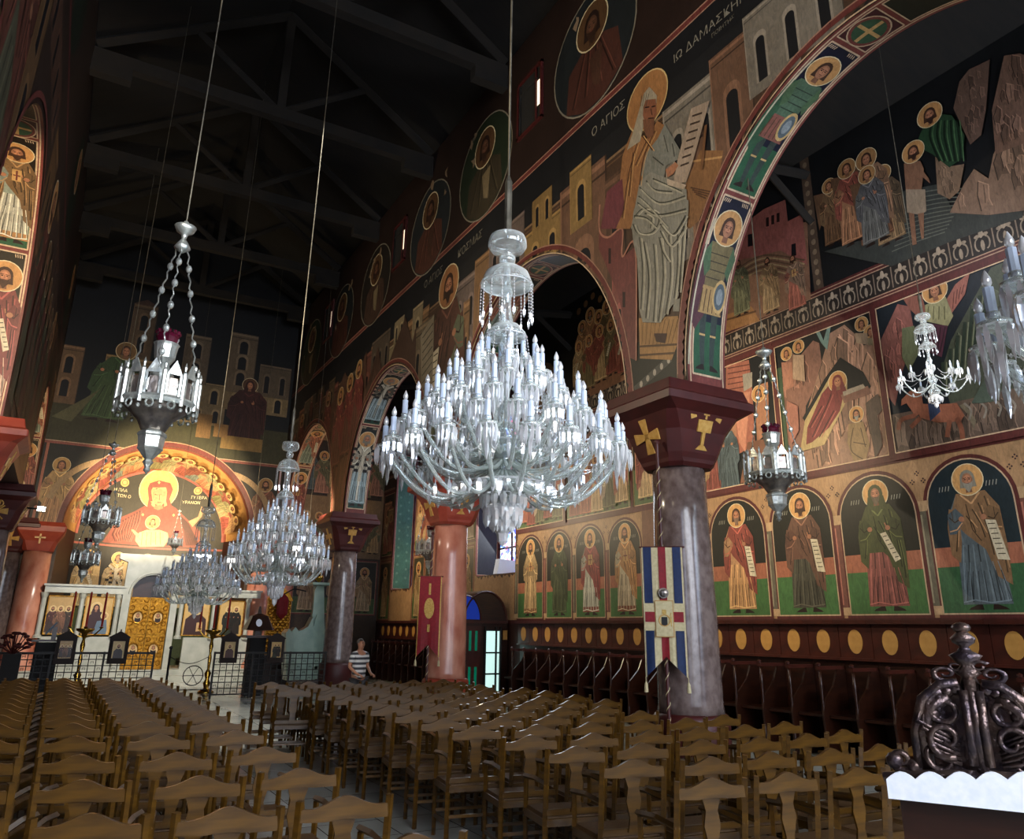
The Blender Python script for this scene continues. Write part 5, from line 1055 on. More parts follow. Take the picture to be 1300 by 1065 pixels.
lamp(7.05, 6.2, 3.53, 1.02, 'silver oil lamp hanging in the nearest arch, right of the grey column', 1.3)
lamp(7.05, 16.1, 3.4, .95, 'silver oil lamp hanging in the arch above the red banner', .2)
a = onY(128, 660, 16); lamp(a[0], 16, a[1], .95, 'silver oil lamp in front of the Virgin mural, left of her', .9)
a = onY(108, 712, 20.6); lamp(a[0], 20.6, a[1], .9, 'silver oil lamp above the left candle stand, below the first one', .1)
a = onY(315, 722, 27); lamp(a[0], 27, a[1], .95, 'silver oil lamp beside the right end of the altar screen', .4)
a = onY(387, 722, 25); lamp(a[0], 25, a[1], .9, 'silver oil lamp over the pale green throne', 1.0)
a = onY(222, 690, 27); lamp(a[0], 27, a[1], .7, 'silver oil lamp hanging above the golden door', 1.7)
# ================================================================= ALTAR SCREEN AND SANCTUARY
MB().box((2.7, 29.8, .09), (7.8, 3.4, .18)).build('sanctuary_platform', 'white_marble', kind='structure')
MB().box((2.7, 30.1, .26), (7.2, 3.0, .17)).build('sanctuary_step', 'white_marble', kind='structure')
t = thing('altar_screen', (0, 29.0, .34), 'white marble altar screen with four icons and a golden double door under an arch', 'altar screen')
YI = 0
def ib(name, items, mat, par=t, **k):
    m = MB()
    for c, d in items: m.box(c, d)
    return m.build(name, mat, par, **k)
ib('base_panel', [((.75, .0, .5), (2.1, .16, 1.0))], 'white_marble'); ib('base_panel', [((5.0, .0, .5), (2.3, .16, 1.0))], 'white_marble')
[ib('cornice', [((x, -.04, 2.42), (w, .3, .2)), ((x, -.06, 2.55), (w+.08, .36, .06))], 'white_marble') for x, w in ((.72, 2.25), (4.98, 2.45))]
for x in (-.38, .68, 1.72, 3.66, 4.72, 5.84): 
    m = MB(); m.lathe([(.12, .95), (.12, 1.02), (.075, 1.06), (.07, 2.15), (.1, 2.22), (.12, 2.32)], (x, -.06, 0), 10); m.build('colonnette', 'white_marble', t)
m = MB(); pr = [(1.0, 0)]+[(.72, 0), (.72, 2.25)]
out = [(1.82, 0), (1.82, 3.35), (1.55, 3.45), (1.55, 3.62), (3.75, 3.62), (3.75, 3.45), (3.5, 3.35), (3.5, 0), (3.3, 0)]+[(2.67+.62*cos(pi*i/16), 2.35+.62*sin(pi*i/16)) for i in range(17)]+[(2.05, 0)]
m.prism(out, Matrix.Translation((0, -.02, 0))@Matrix.Rotation(pi/2, 4, 'X'), .32); 
for i in range(16):
    a0, a1 = pi*i/16, pi*(i+1)/16; m.tube([(2.67+.68*cos(a0), -.2, 2.35+.68*sin(a0)), (2.67+.68*cos(a1), -.2, 2.35+.68*sin(a1))], .03, 5)
m.build('door_arch', 'white_marble', t)
def pic(w, h, fn, name, par, loc, frame='gilt', fw=.04):
    q = Paint(lambda u, v, d: Vector((u, -d, v))); fn(q, w, h)
    mb = MB(); mb.box((0, .02, h/2), (w, .03, h)); o = build_painted(name, [q], mb, '#3a2410', 'icon_paint', parent=par); o.location = loc
    f = MB()
    for c, d in (((0, 0, -fw/2), (w+2*fw, .05, fw)), ((0, 0, h+fw/2), (w+2*fw, .05, fw)), ((-w/2-fw/2, 0, h/2), (fw, .05, h)), ((w/2+fw/2, 0, h/2), (fw, .05, h))): f.box(c, d)
    f.build('frame', frame, o); return o
def gold(q, w, h, c='#c9a048'): q.rect(-w/2, 0, w/2, h, c)
def f_crowd(q, w, h): gold(q, w, h, '#b89048'); [standing(q, x*w, .02, .75*h, robe=c, mantle=c2, halo='#d8b060') for x, c, c2 in ((-.3, '#3a2418', '#4c2018'), (.3, '#33241c', '#3c2c1c'), (0, '#5a3a20', '#7a4a28'))]
def f_mother(q, w, h):
    gold(q, w, h); q.poly([(-.45*w, 0), (-.4*w, .45*h), (-.15*w, .62*h), (.12*w, .6*h), (.3*w, .3*h), (.3*w, 0)], '#3a1a1c'); q.poly([(-.1*w, 0), (0, .35*h), (.35*w, .4*h), (.42*w, .1*h), (.4*w, 0)], '#55708a')
    head(q, -.1*w, .72*h, .12*w, halo='#d8b060', veil='#3a1a1c'); head(q, .25*w, .5*h, .08*w, halo='#d8b060')
def f_christ(q, w, h):
    gold(q, w, h); q.poly([(-.45*w, 0), (-.42*w, .45*h), (-.15*w, .62*h), (.15*w, .62*h), (.42*w, .45*h), (.45*w, 0)], '#3c1c18'); q.poly([(.05*w, .1*h), (.3*w, .12*h), (.28*w, .38*h), (.05*w, .35*h)], '#c89a50'); head(q, 0, .74*h, .13*w, beard='#2c1810', halo='#d8b060')
def f_john(q, w, h):
    gold(q, w, h); standing(q, -.12*w, .02, .85*h, robe='#20241c', mantle='#26261c', halo='#d8b060'); standing(q, .2*w, .02, .85*h, robe='#2a2018', mantle='#201c14', halo='#d8b060', flip=-1); q.poly([(-.45*w, 0), (-.1*w, .3*h), (.1*w, .0)], '#2c3424')
for x, w, fn in ((.13, .72, f_crowd), (1.2, .76, f_mother), (4.17, .78, f_christ), (5.3, .78, f_john)): pic(w, 1.12, fn, 'icon_panel', t, (x, -.06, 1.08), 'gilt', .025)
d = MB(); 
for s in (-1, 1): d.box((2.67+s*.305, -.05, 1.13), (.59, .06, 2.24))
for s in (-1, 1):
    for k in range(9):
        for e in (-1, 1): d.torus((2.67+s*.305+e*.2, -.09, .2+.245*k), .07, .014, 10, 4, Matrix.Rotation(pi/2, 3, 'X'))
    for z in (.04, 1.12, 2.2): d.box((2.67+s*.305, -.1, z), (.57, .03, .05))
    for e in (-.28, .28): d.box((2.67+s*.305+e, -.1, 1.13), (.035, .03, 2.2))
royal = d.build('royal_door', 'gilt', t, label='carved golden double door with four oval icons')
for x in (2.365, 2.975):
    for z in (.62, 1.62):
        o = MB(); o.torus((x, -.12, z), .15, .02, 20, 5, Matrix.Rotation(pi/2, 3, 'X')@Matrix.Scale(1.25, 3, Vector((0, 1, 0)))); o = o.build('oval_frame', 'gilt', royal)
        q = Paint(lambda u, v, dd, x=x, z=z: Vector((x+u, -.1-dd, z+v))); q.ell(0, 0, .14, .18, '#d8b060', 20); q.poly([(-.09, -.14), (-.08, 0), (.08, 0), (.09, -.14), (0, -.17)], '#241410'); head(q, 0, .06, .055, halo='#c89a48'); build_painted('oval_icon', [q], None, mat='icon_paint', parent=royal)
m = MB(); m.box((2.67, .2, 2.6), (1.1, .03, 1.0)); m.build('curtain', 'dark_wood', t)
# ---- iron railings
def fence(x0, x1, y, label):
    f = thing('iron_railing', (x0, y, 0), label, 'railing', 'iron railings before the altar'); w = x1-x0
    MB().box((w/2, 0, 1.08), (w, .05, .05)).build('top_rail', 'iron', f); MB().box((w/2, 0, .1), (w, .03, .03)).build('bottom_rail', 'iron', f)
    n = max(2, round(w/1.0)); 
    for i in range(n+1): MB().box((w*i/n, 0, .55), (.045, .045, 1.12)).build('post', 'iron', f)
    g = MB(); nx = int(w/.15); 
    for i in range(1, nx): g.box((w*i/nx, 0, .59), (.02, .02, .98))
    for j in range(1, 7): g.box((w/2, 0, .1+.98*j/7), (w, .02, .02))
    for i in range(nx):
        for j in range(7):
            if (i+j) % 2: c = (w*(i+.5)/nx, 0, .1+.98*(j+.5)/7); g.box(c, (.06, .01, .008)); g.box((c[0], 0, c[2]+.025), (.06, .01, .008)); g.box((c[0]-.03, 0, c[2]), (.008, .01, .05)); g.box((c[0]+.03, 0, c[2]), (.008, .01, .05))
    g.build('lattice', 'iron', f); return f
fence(-1.0, 2.25, 21.5, 'black iron lattice railing left of the aisle with two icons on it')
fence(3.66, 6.5, 21.5, 'black iron lattice railing right of the aisle ending at the grey column')
f = thing('iron_gate', (2.72, 22.4, 0), 'low iron gate leaf with a spoked wheel motif standing open in the railing gap', 'gate')
m = MB(); m.tube([(0, 0, 0), (0, 0, 1.15)], .03, 6); m.ball((0, 0, 1.18), .045); m.build('post', 'iron', f)
m = MB(); c = (.62, 0, .5); m.torus(c, .24, .012, 22, 4, Matrix.Rotation(pi/2, 3, 'X')); 
for k in range(6): m.tube([c, (c[0]+.24*cos(k*pi/3), 0, c[2]+.24*sin(k*pi/3))], .008, 4)
m.build('wheel_motif', 'iron', f); m = MB(); m.tube([(.03, 0, .95)]+[(.03+.9*k/8, 0, .95-.16*sin(pi*k/8)) for k in range(1, 9)], .008, 4); m.box((.5, 0, .16), (.95, .02, .02)); m.build('chain', 'iron', f)
# ---- framed icons hung on the railing
def f_small(cs):
    def fn(q, w, h): gold(q, w, h, '#c8a858'); q.poly([(-.4*w, 0), (-.36*w, .42*h), (-.1*w, .6*h), (.1*w, .6*h), (.36*w, .42*h), (.4*w, 0)], cs); head(q, 0, .7*h, .13*w, beard='#2c1810', halo='#d8b060')
    return fn
for px, lb, fn in ((83, 'dark gabled icon with two dim figures, leftmost on the left railing', f_crowd), (150, 'gabled icon of a haloed mother in dark robe, right on the left railing', f_small('#2c1a1c')), (291, 'gabled icon of a bearded figure on gold, left on the right railing', f_small('#4c2018')), (350, 'gabled icon with dark green figures on gold, beside the gilded shrine', f_john)):
    x = onY(px, 825, 21.42)[0]; o = thing('framed_icon', (x, 21.4, .9), lb, 'icon', 'gabled icons hung on the railings')
    pic(.26, .38, fn, 'painting', o, (0, -.03, .07), 'case_wood', .03); m = MB(); m.prism([(-.21, -.06), (.21, -.06), (.21, .52), (.24, .54), (0, .68), (-.24, .54), (-.21, .52)], Matrix.Translation((0, .02, 0))@Matrix.Rotation(pi/2, 4, 'X'), .05); m.ball((0, .02, .7), .02, 6, 4); m.build('case', 'case_wood', o)
# ---- candle stands with tall tapers
for x, lb in ((.74, 'left'), (3.86, 'right')):
    o = thing('candle_stand', (x, 23.4, 0), 'tall golden candle stand behind the %s railing' % lb, 'candle stand', 'golden candle stands')
    m = MB(); m.smooth = True; m.lathe([(.22, 0), (.2, .05), (.06, .12), (.1, .25), (.05, .35), (.09, .5), (.035, .6), (.05, .9), (.03, 1.0), (.06, 1.2), (.03, 1.35), (.08, 1.5), (.2, 1.56), (.22, 1.62), (.05, 1.62)], n=14); m.build('stem', 'brass', o)
    m = MB()
    for k in range(3): 
        a = pi*k; xx = (-.36, 0, .36)[k]; m.tube([(0, 0, 1.4), (xx*.6, 0, 1.45), (xx, 0, 1.62)], .018, 5); m.lathe([(.03, 1.62), (.06, 1.66), (.02, 1.66)], (xx, 0, 0), 8)
    m.build('arms', 'brass', o)
    for k, xx in enumerate((-.36, 0, .36)):
        q = MB(); q.lathe([(.028, 0), (.024, .85), (.01, .86)], n=8); c = q.build('taper_candle', 'red_wax'); c.location = (x+xx, 23.4, 1.665); tag(c, 'tall red taper candle, %s on the %s golden stand' % (('left', 'middle', 'right')[k], lb), 'candle', 'red tapers on the candle stands')
# ---- dark cabinets and lectern
o = thing('candle_kiosk', (4.62, 20.9, 0), 'dark box cabinet topped by a hooded lantern with a white dial, before the right railing', 'cabinet')
o.location = (onY(325, 820, 22.2)[0], 22.2, 0)
MB().box((0, 0, .72), (.42, .4, 1.44)).build('body', 'cloth_black', o); m = MB(); m.loft([sq(.36, 1.44, ch=.02), sq(.36, 1.5, ch=.02)]); m.build('shelf', 'dark_wood', o)
m = MB(); m.loft([sq(.1, 1.5), sq(.1, 1.62), sq(.36, 1.64), sq(.33, 1.7), sq(.2, 2.0), sq(.05, 2.06), sq(.02, 2.25)]); m.build('lantern_hood', 'dark_wood', o); m = MB(); m.prism([(.08*cos(2*pi*k/16), .1*sin(2*pi*k/16)) for k in range(16)], Matrix.Translation((-.05, -.3, 1.82))@Matrix.Rotation(pi/2-.35, 4, 'X'), .015); m.build('white_dial', 'lace', o)
x = onY(58, 830, 22.2)[0]; o = thing('draped_lectern', (x, 22.2, 0), 'black draped lectern with a slanted blue-grey book rest, left behind the railing', 'lectern')
m = MB(); m.loft([sq(.26, 0, ch=.05), sq(.24, 1.3, ch=.05)]); m.build('drape', 'cloth_black', o); m = MB(); m.box((0, 0, 1.34), (.75, .5, .04)); m.build('shelf', 'dark_wood', o)
m = MB(); m.box((.02, 0, 1.62), (.34, .45, .04), M=Matrix.Rotation(-.95, 3, 'Y')); m.build('book_rest', 'blue_grey', o); MB().box((.1, 0, 1.5), (.1, .3, .3)).build('support', 'dark_wood', o)
x = onY(14, 840, 20.5)[0]; o = thing('flower_stand', (x, 20.5, 0), 'dark stand with a bushy dark bouquet at the left edge of the photo', 'flower stand')
MB().box((0, 0, .55), (.34, .34, 1.1)).build('pedestal', 'cloth_black', o); m = MB(); rr = random.Random(5)
for k in range(26):
    a = rr.uniform(0, 6.28); e = rr.uniform(.2, 1.3); r = .34; p1 = (r*cos(a)*cos(e), r*sin(a)*cos(e), 1.1+r*1.3*sin(e)); m.tube([(0, 0, 1.08), p1], .01, 4); m.ball(p1, .06, 6, 4, .6)
m.build('bouquet', 'maroon_paint', o)
# ---- pale green throne
def th(px, py, Y=23.6): return onY(px, py, Y)
o = thing('marble_throne', (0, 23.6, 0), 'pale green carved marble throne with a sweeping curved side, left of the grey column', 'throne')
def side(pts, y, d, nm, mt='green_marble', **k): m = MB(); m.prism([th(*q) for q in pts], Matrix.Translation((0, y, 0))@Matrix.Rotation(pi/2, 4, 'X'), d); return m.build(nm, mt, o, **k)
side([(357, 862), (357, 803), (361, 798), (366, 803), (368, 862)], -.3, .5, 'step_pier'); side([(368, 862), (368, 800), (372, 796), (376, 801), (380, 800), (388, 795), (394, 783), (396, 862)], -.1, .4, 'stair_side')
side([(376, 862), (377, 803), (388, 800), (396, 790), (399, 775), (401, 750), (404, 743), (413, 742), (414, 862)], .2, .14, 'curved_side'); side([(380, 862), (381, 810), (392, 806), (399, 795), (403, 780), (404, 862)], .08, .06, 'side_panel', 'green_marble', label='sunken panel on the side')
side([(404, 862), (405, 741), (418, 743), (420, 862)], .6, .1, 'tall_back')
m = MB(); a, b = th(404, 742); m.box((a+.12, .35, b+.03), (.6, .8, .07)); m.build('canopy', 'green_marble', o)
m = MB(); a, b = th(395, 850); m.box((a+.15, .35, .6), (.5, .6, .1)); m.build('seat', 'green_marble', o)
# ---- gilded shrine with a red lantern
x, z = onY(352, 800, 25.2); o = thing('gilded_shrine', (x, 25.2, 0), 'tall carved gilded shrine with a red lantern, between the pink pillar and the green throne', 'shrine')
m = MB(); m.box((0, 0, .45), (.75, .5, .9)); m.build('base', 'dark_wood', o); m = MB(); m.box((0, .1, 1.7), (.7, .2, 1.6))
for i in range(5):
    for j in range(10): m.torus((-.28+.14*i, -.02, 1.0+.16*j), .055, .02, 8, 4, Matrix.Rotation(pi/2, 3, 'X'))
m.prism([(-.4, 2.5), (.4, 2.5), (.3, 2.7), (0, 2.95), (-.3, 2.7)], Matrix.Translation((0, .05, 0))@Matrix.Rotation(pi/2, 4, 'X'), .12); m.build('carved_front', 'gilt', o)
m = MB(); m.lathe([(.02, 2.95), (.14, 2.85), (.18, 2.75), (.17, 2.35), (.08, 2.25), (0, 2.18)], (.0, -.35, -.25), 8); m.build('red_lantern', 'cloth_red', o); m = MB(); m.tube([(0, -.35, 2.68), (.3, -.38, 2.86), (.7, -.3, 2.8)], .02, 5); m.build('bracket', 'iron', o)
# ---- small table lamp / gold lamp over the throne
x, z = onY(412, 737, 23.4); o = MB(); o.smooth = True; o.lathe([(0, -.14), (.05, -.1), (.12, -.03), (.14, .03), (.09, .1), (.05, .14), (.07, .18)], n=12); o = o.build('brass_lamp', 'brass'); o.location = (x, 24.0, z+.1); tag(o, 'small shiny brass lamp on top of the green throne', 'lamp')
# ---- floodlight at the left column
o = thing('floodlight', (-.7, 21.75, 4.35), 'small shining floodlight fixed beside the dark capital of the left column', 'floodlight')
m = MB(); m.box((0, 0, 0), (.2, .12, .14)); m.build('housing', 'iron', o); m = MB(); m.box((0, -.07, 0), (.16, .01, .1)); m.build('lens', 'flood', o); m = MB(); m.tube([(-.1, 0, 0), (-.3, .1, .02)], .02, 5); m.build('bracket', 'iron', o)
g = MB(); g.tube([(-1.62, 21.68, 3.95), (-1.62, 21.62, 4.5)], .02, 4); 
c = Vector((-1.62, 21.64, 4.2)); g.tube([c+Vector((-.18, 0, -.16)), c+Vector((.18, 0, .16))], .018, 4); g.tube([c+Vector((.18, 0, -.16)), c+Vector((-.18, 0, .16))], .018, 4); g.torus(c+Vector((.07, -.02, .2)), .07, .016, 12, 4, Matrix.Rotation(pi/2, 3, 'X'))
cap = [o for o in bpy.data.objects if o.name.startswith('capital') and o.parent and abs(o.parent.location.x+1.6) < .1 and abs(o.parent.location.y-22.25) < .1][0]
q = g.build('monogram', 'gold_paint', cap, label='painted monogram on the capital'); q.location = (1.6, -22.25, 0)
# ---- glass case lamp on the window ledge
o = MB(); o.prism([(-.28, -.2), (.28, -.2), (.34, .18), (-.2, .22)], Matrix.Rotation(pi/2, 4, 'X'), .25); o = o.build('air_unit', 'lace'); o.location = (11.05, 19.9, 3.46); tag(o, 'pale boxy unit standing on the sill of the stained window above the porch', 'box')
# ================================================================= ORNATE SILVER STAND, right foreground
d = ray(1236, 900).normalized(); base = d*2.75; ry = -math.atan2(d.x, d.y)
o = thing('icon_stand', (base.x, base.y, 0), 'ornate dark silver openwork crest over white scalloped lace, right foreground', 'icon stand', None, ry)
zc = H+base.z
def spiral(m, cx, cz, r0, r1, a0, turns, w, y=0, sgn=1):
    pts = []; n = int(14*abs(turns))+4
    for k in range(n+1):
        f = k/n; a = a0+sgn*2*pi*turns*f; r = r0+(r1-r0)*f; pts.append((cx+r*cos(a), y, cz+r*sin(a)))
    m.tube(pts, w, 6, rr=[w*(1-.5*k/n) for k in range(n+1)])
c = MB(); c.smooth = True
Z0 = zc-.165
for s in (-1, 1):
    c.tube([(s*.16, 0, Z0), (s*.158, -.01, Z0+.1), (s*.13, -.02, Z0+.19), (s*.075, -.02, Z0+.235), (s*.03, -.02, Z0+.24)], .016, 6)
    c.tube([(s*.02, -.03, Z0+.02), (s*.018, -.04, Z0+.12), (s*.02, -.03, Z0+.22)], .014, 6)
    spiral(c, s*.075, Z0+.165, .05, .012, 1.6, 1.3, .013, -.02, -s); spiral(c, s*.08, Z0+.085, .052, .01, -1.2, 1.2, .012, -.03, s); spiral(c, s*.1, Z0+.03, .04, .01, 2.4, 1.1, .01, -.02, -s)
    for k in range(6): a = .3+k*.42; c.tube([(s*.05, -.02, Z0+.02+.012*k), (s*(.09+.012*k), -.03, Z0+.03+.02*k), (s*(.13), -.02, Z0+.05+.026*k)], .007, 5)
    spiral(c, s*.06, Z0+.275, .035, .008, -1.5 if s > 0 else 4.6, 1.2, .011, -.01, s); spiral(c, s*.03, Z0+.31, .025, .008, .5, 1, .009, -.01, s)
    spiral(c, s*.205, Z0+.015, .035, .01, 0, 1.3, .014, 0, s); c.ball((s*.175, 0, Z0+.0), .022, 8, 5); c.ball((s*.225, 0, Z0+.012), .025, 8, 5)
c.tube([(0, -.02, Z0), (0, -.035, Z0+.14), (0, -.02, Z0+.25)], .017, 6)
c.lathe([(.028, .0), (.02, .03), (.035, .05), (.018, .08), (.03, .1), (.045, .13), (.02, .15), (.012, .17), (.03, .19), (.034, .21), (.018, .235), (.008, .25)], (0, 0, Z0+.23), 10)
c.ball((0, 0, Z0+.49), .026, 8, 6)
for s in (-1, 1):
    for k in range(5): c.ball((s*(.04+.022*k), -.01, Z0+.225-.008*k*k), .02, 8, 5)
    c.tube([(s*.135, .0, Z0), (s*.14, -.01, Z0+.1), (s*.11, -.015, Z0+.17), (s*.06, -.01, Z0+.2)], .02, 6)
c.v = [(x, y, Z0+(z-Z0)*(.98 if z < Z0+.25 else .98) if z < Z0+.25 else Z0+.245+(z-Z0-.25)*.6) for x, y, z in c.v]; crest = c.build('crest', 'aged_silver', o)
m = MB(); m.prism([(-.165, Z0-.01)]+[(-.165*cos(pi*k/14)*(1 if abs(k-7) > 2 else 1), Z0+.04+.19*sin(pi*k/14)**.7) for k in range(15)]+[(.165, Z0-.01)], Matrix.Translation((0, .03, 0))@Matrix.Rotation(pi/2, 4, 'X'), .01); m.build('crest_back', 'aged_silver', o)
m = MB(); m.tube([(-.26, 0, Z0-.035), (-.1, -.02, Z0-.01), (.1, -.02, Z0-.0), (.28, 0, Z0)], .014, 6); m.build('rim', 'aged_silver', o)
pts = [(-.25, Z0-.085), (.36, Z0-.085)]; n = 8
for k in range(n*6+1): f = k/(n*6); pts.append((.36-.61*f, Z0+.02-.055*f+.02*abs(sin(pi*n*f))))
m = MB(); m.prism(pts, Matrix.Translation((0, -.04, 0))@Matrix.Rotation(pi/2, 4, 'X'), .012); m.build('lace_cloth', 'lace', o, label='bright white scalloped cloth')
MB().box((.05, .15, (Z0-.06)/2), (.55, .28, Z0-.06)).build('stand_body', 'dark_wood', o)
# ================================================================= THE MAN
def skin_mesh(name, nodes, edges, mat, parent, sub=2):
    me = bpy.data.meshes.new(name); me.from_pydata([n[0] for n in nodes], edges, []); me.materials.append(MATS[mat])
    o = bpy.data.objects.new(name, me); col.objects.link(o)
    sk = o.modifiers.new('skin', 'SKIN'); sk.use_smooth_shade = True
    for i, n in enumerate(nodes):
        r = n[1]; me.skin_vertices[0].data[i].radius = (r, r) if not isinstance(r, tuple) else r
    me.skin_vertices[0].data[0].use_root = True
    s = o.modifiers.new('sub', 'SUBSURF'); s.levels = sub; s.render_levels = sub
    if parent: o.parent = parent
    return o
man = thing('person', (5.55, 16.0, 0), 'man in a grey and white striped polo shirt standing behind the right block of chairs', 'person', None, .35)
Sc = .87; N = []; E = []
def nd(x, y, z, r, par=None): N.append(((x*Sc, y*Sc, z*Sc), tuple(q*Sc for q in r) if isinstance(r, tuple) else r*Sc)); i = len(N)-1; E.append((par, i)) if par is not None else None; return i
pel = nd(0, 0, .95, (.16, .12)); wa = nd(0, 0, 1.1, (.16, .125), pel); chs = nd(0, -.0, 1.28, (.17, .12), wa); up = nd(0, .0, 1.42, (.13, .09), chs); nk = nd(0, -.01, 1.5, .055, up); hb = nd(0, -.03, 1.57, .075, nk); hm = nd(0, -.03, 1.64, (.082, .098), hb); ht = nd(0, -.02, 1.71, (.065, .08), hm)
hands = []
for s in (-1, 1):
    sh_ = nd(s*.19, .0, 1.4, .06, up); el = nd(s*.27, .02, 1.13, .042, sh_); wr = nd(s*.2, -.2, .98, .028, el); pm = nd(s*.18, -.27, .96, (.036, .018), wr); hands.append(pm)
    for k in range(4): a = nd(s*(.155+.018*k), -.32, .955+.002*k, .0095, pm); b = nd(s*(.152+.019*k), -.35-.006*(k in (1, 2)), .93, .0085, a); nd(s*(.152+.019*k), -.352, .905, .0075, b)
    a = nd(s*.145, -.27, .95, .011, pm); nd(s*.128, -.30, .94, .009, a)
    h_ = nd(s*.1, 0, .86, .09, pel); kn = nd(s*.11, -.02, .5, .06, h_); an = nd(s*.11, .03, .09, .04, kn); nd(s*.12, -.14, .035, .035, an)
skin_mesh('body', N, E, 'skin', man)
N = []; E = []
pel = nd(0, 0, .82, (.19, .15)); wa = nd(0, -.01, 1.05, (.19, .155)); E.append((0, 1)); chs = nd(0, -.0, 1.27, (.185, .13), wa); up = nd(0, .0, 1.41, (.14, .1), chs); nd(0, 0, 1.5, .08, up)
for s in (-1, 1): sh_ = nd(s*.19, .0, 1.39, .078, up); nd(s*.245, .01, 1.2, .068, sh_)
skin_mesh('polo_shirt', N, E, 'polo', man)
N = []; E = []
pel = nd(0, 0, .95, (.172, .13))
for s in (-1, 1): h_ = nd(s*.1, 0, .84, .105, pel); kn = nd(s*.11, -.01, .5, .078, h_); nd(s*.11, .02, .1, .065, kn)
skin_mesh('trousers', N, E, 'trousers', man)
m = MB(); m.smooth = True; m.ball((0, .005*Sc, 1.672*Sc), .088*Sc, 14, 8, 1.0, .98, 1.12); o = m.build('hair', 'hair', man)
me = o.data; bm = bmesh.new(); bm.from_mesh(me); bmesh.ops.delete(bm, geom=[v for v in bm.verts if (v.co.y < -.045*Sc and v.co.z < 1.72*Sc) or v.co.z < 1.62*Sc], context='VERTS'); bm.to_mesh(me); bm.free(); so = o.modifiers.new('s', 'SOLIDIFY'); so.thickness = .012
f = MB(); f.smooth = True; f.tube([(0, -.118*Sc, 1.66*Sc), (0, -.142*Sc, 1.615*Sc), (0, -.122*Sc, 1.605*Sc)], .011, 6)
for s in (-1, 1): f.ball((s*.082*Sc, -.02*Sc, 1.63*Sc), .02, 6, 5, 1.4, .5)
f.build('nose_and_ears', 'skin', man); e = MB()
for s in (-1, 1): e.ball((s*.03*Sc, -.118*Sc, 1.655*Sc), .009, 6, 4); e.tube([(s*.045*Sc, -.12*Sc, 1.678*Sc), (s*.015*Sc, -.124*Sc, 1.678*Sc)], .004, 4)
e.tube([(-.022*Sc, -.12*Sc, 1.578*Sc), (.022*Sc, -.12*Sc, 1.578*Sc)], .004, 4); e.build('eyes_and_mouth', 'dark_wood', man)
# ================================================================= LIGHT AND CAMERA
def area(name, loc, to, sx, sy, e, c):
    l = bpy.data.lights.new(name, 'AREA'); l.shape = 'RECTANGLE'; l.size = sx; l.size_y = sy; l.energy = e; l.color = c
    o = bpy.data.objects.new(name, l); col.objects.link(o); o.location = loc; o.rotation_euler = (Vector(to)-Vector(loc)).to_track_quat('-Z', 'Y').to_euler(); return o
def spot(name, loc, to, e, c, ang, blend=.6, r=.08):
    l = bpy.data.lights.new(name, 'SPOT'); l.energy = e; l.color = c; l.spot_size = R_(ang); l.spot_blend = blend; l.shadow_soft_size = r
    o = bpy.data.objects.new(name, l); col.objects.link(o); o.location = loc; o.rotation_euler = (Vector(to)-Vector(loc)).to_track_quat('-Z', 'Y').to_euler(); return o
area('west_daylight', (2.6, YW+.3, 5.4), (2.6, 10, 3.5), 10, 5.5, 1150, (1, .95, .86))
area('aisle_daylight', (XA-.1, -3.2, 5.5), (5, 5, 3), 4.5, 5, 560, (.72, .87, 1))
spot('apse_flood', (-.6, 21.6, 4.6), (3.1, 32, 6.6), 9500, (1, .76, .44), 36)
spot('apse_flood', (6.3, 21.2, 5.2), (2.3, 32, 6.6), 7000, (1, .78, .48), 36)
spot('apse_lamp', (2.7, 30.4, 4.1), (2.7, 31.6, 6.5), 700, (1, .75, .42), 150)
spot('nave_wall_fill', (-.9, 12.5, 7.5), (6.7, 9.5, 8.4), 1500, (1, .84, .6), 85)  # these three are added fill lights that lift the nave murals, no fixture behind them
spot('nave_wall_fill', (-.9, 18.5, 8.5), (6.7, 18.5, 8.4), 900, (1, .84, .6), 95)
spot('nave_wall_fill', (-.9, 5.5, 7.5), (6.7, 5.0, 8.4), 500, (1, .84, .6), 85)
spot('arch_flood', (-.6, 9.0, 4.2), (-1.6, 14.0, 7.2), 1600, (1, .76, .46), 60)
spot('arch_flood', (-.9, 22.6, 4.9), (-1.6, 28.6, 6.9), 900, (1, .76, .46), 70)
spot('arch_flood', (6.2, 22.0, 4.9), (7.0, 28.4, 6.9), 700, (1, .76, .46), 70)
spot('aisle_flood', (7.9, 19.5, 5.0), (10.8, 15, 4.3), 620, (1, .82, .55), 110)
spot('aisle_flood', (7.7, 9.5, 5.0), (10.8, 10.5, 4.4), 460, (1, .82, .55), 120)
spot('aisle_flood', (7.9, 4.0, 5.0), (10.8, 6.0, 4.2), 260, (.95, .95, .95), 130)
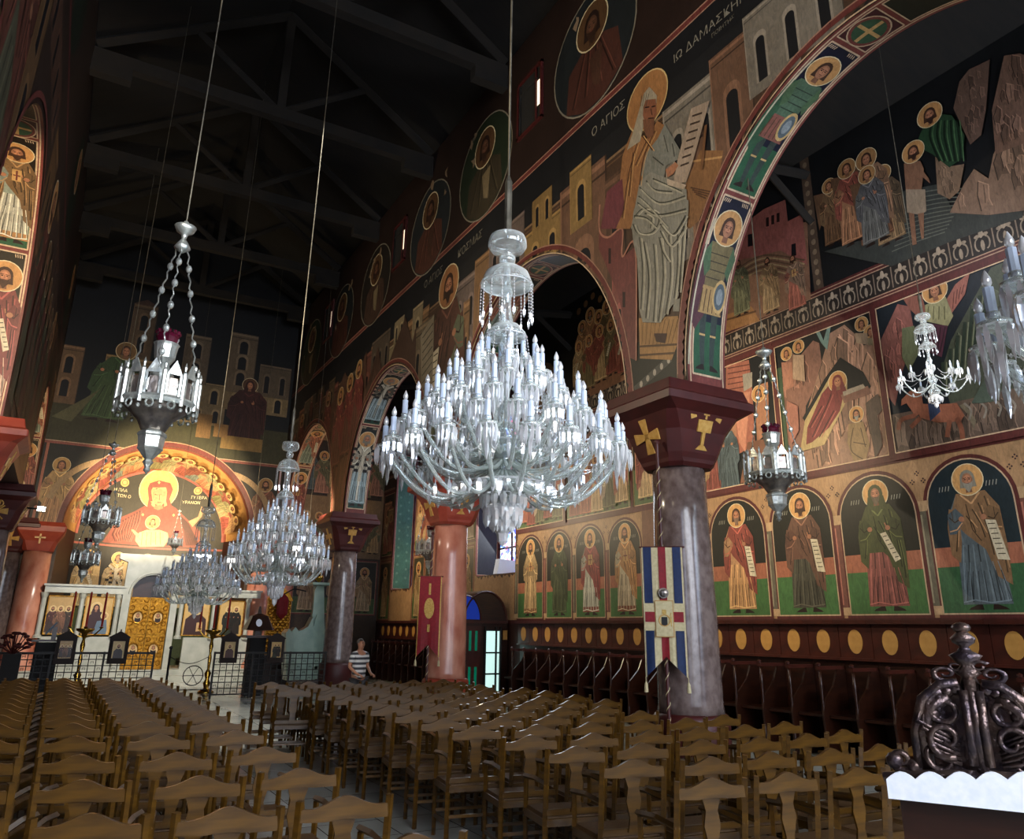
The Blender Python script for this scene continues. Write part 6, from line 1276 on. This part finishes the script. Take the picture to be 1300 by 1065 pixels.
spot('aisle_flood', (7.9, 25.5, 5.0), (10.8, 25, 4), 420, (1, .8, .5), 120)
spot('iconostasis_fill', (2.8, 22.0, 7.5), (3.0, 29, 1.6), 3600, (1, .92, .78), 60)  # added fill that whitens the altar screen, not a fixture of the church
spot('aisle_floor_fill', (2.6, 9.5, 12.0), (2.4, 16.0, 0), 6500, (1, .97, .9), 30)  # added overhead beam to brighten the marble between the chair blocks
spot('pink_column_flood', (3.6, 11.5, 6.2), (7.05, 15.05, 3), 350, (1, .8, .7), 30)
spot('aisle_upper_fill', (8.0, 6.0, 7.4), (10.8, 6.0, 8.8), 160, (.9, .92, 1), 120)  # added weak fill for the upper aisle mural, no lamp hangs here
spot('chandelier_fill', (8.6, -3.5, 6.2), (2.65, 4.8, 3.25), 1500, (.86, .95, 1), 17, .4, .25)  # added narrow beams, this and the next two, to make the crystal brighter
spot('chandelier_fill', (-.9, 3.2, 6.4), (2.65, 11.4, 3.0), 700, (1, .97, .9), 16, .4, .25)
spot('chandelier_fill', (6.2, .2, 7.6), (2.65, 4.8, 3.4), 500, (1, .97, .92), 26, .4, .2)
area('window_daylight', (XA-.3, 20.1, 5.8), (6, 18, 2), 1.8, 4.5, 160, (.85, .93, 1))
w = bpy.data.worlds.new('world'); bpy.context.scene.world = w; w.use_nodes = True; w.node_tree.nodes['Background'].inputs[0].default_value = (.6, .75, 1, 1); w.node_tree.nodes['Background'].inputs[1].default_value = .3
cd = bpy.data.cameras.new('camera'); cam = bpy.data.objects.new('camera', cd); col.objects.link(cam)
cd.sensor_width = 36; cd.sensor_fit = 'HORIZONTAL'; cd.lens = F_/1300*36; cd.shift_y = -45/1300; cd.clip_start = .02; cd.clip_end = 200
M = Matrix((RT, UP, -FW)).transposed().to_4x4(); M.translation = Vector((0, 0, H)); cam.matrix_world = M
sc = bpy.context.scene; sc.camera = cam
sc.view_settings.view_transform = 'Standard'; sc.view_settings.look = 'None'; sc.view_settings.gamma = 1; sc.view_settings.exposure = 0; sc.view_settings.use_curve_mapping = False
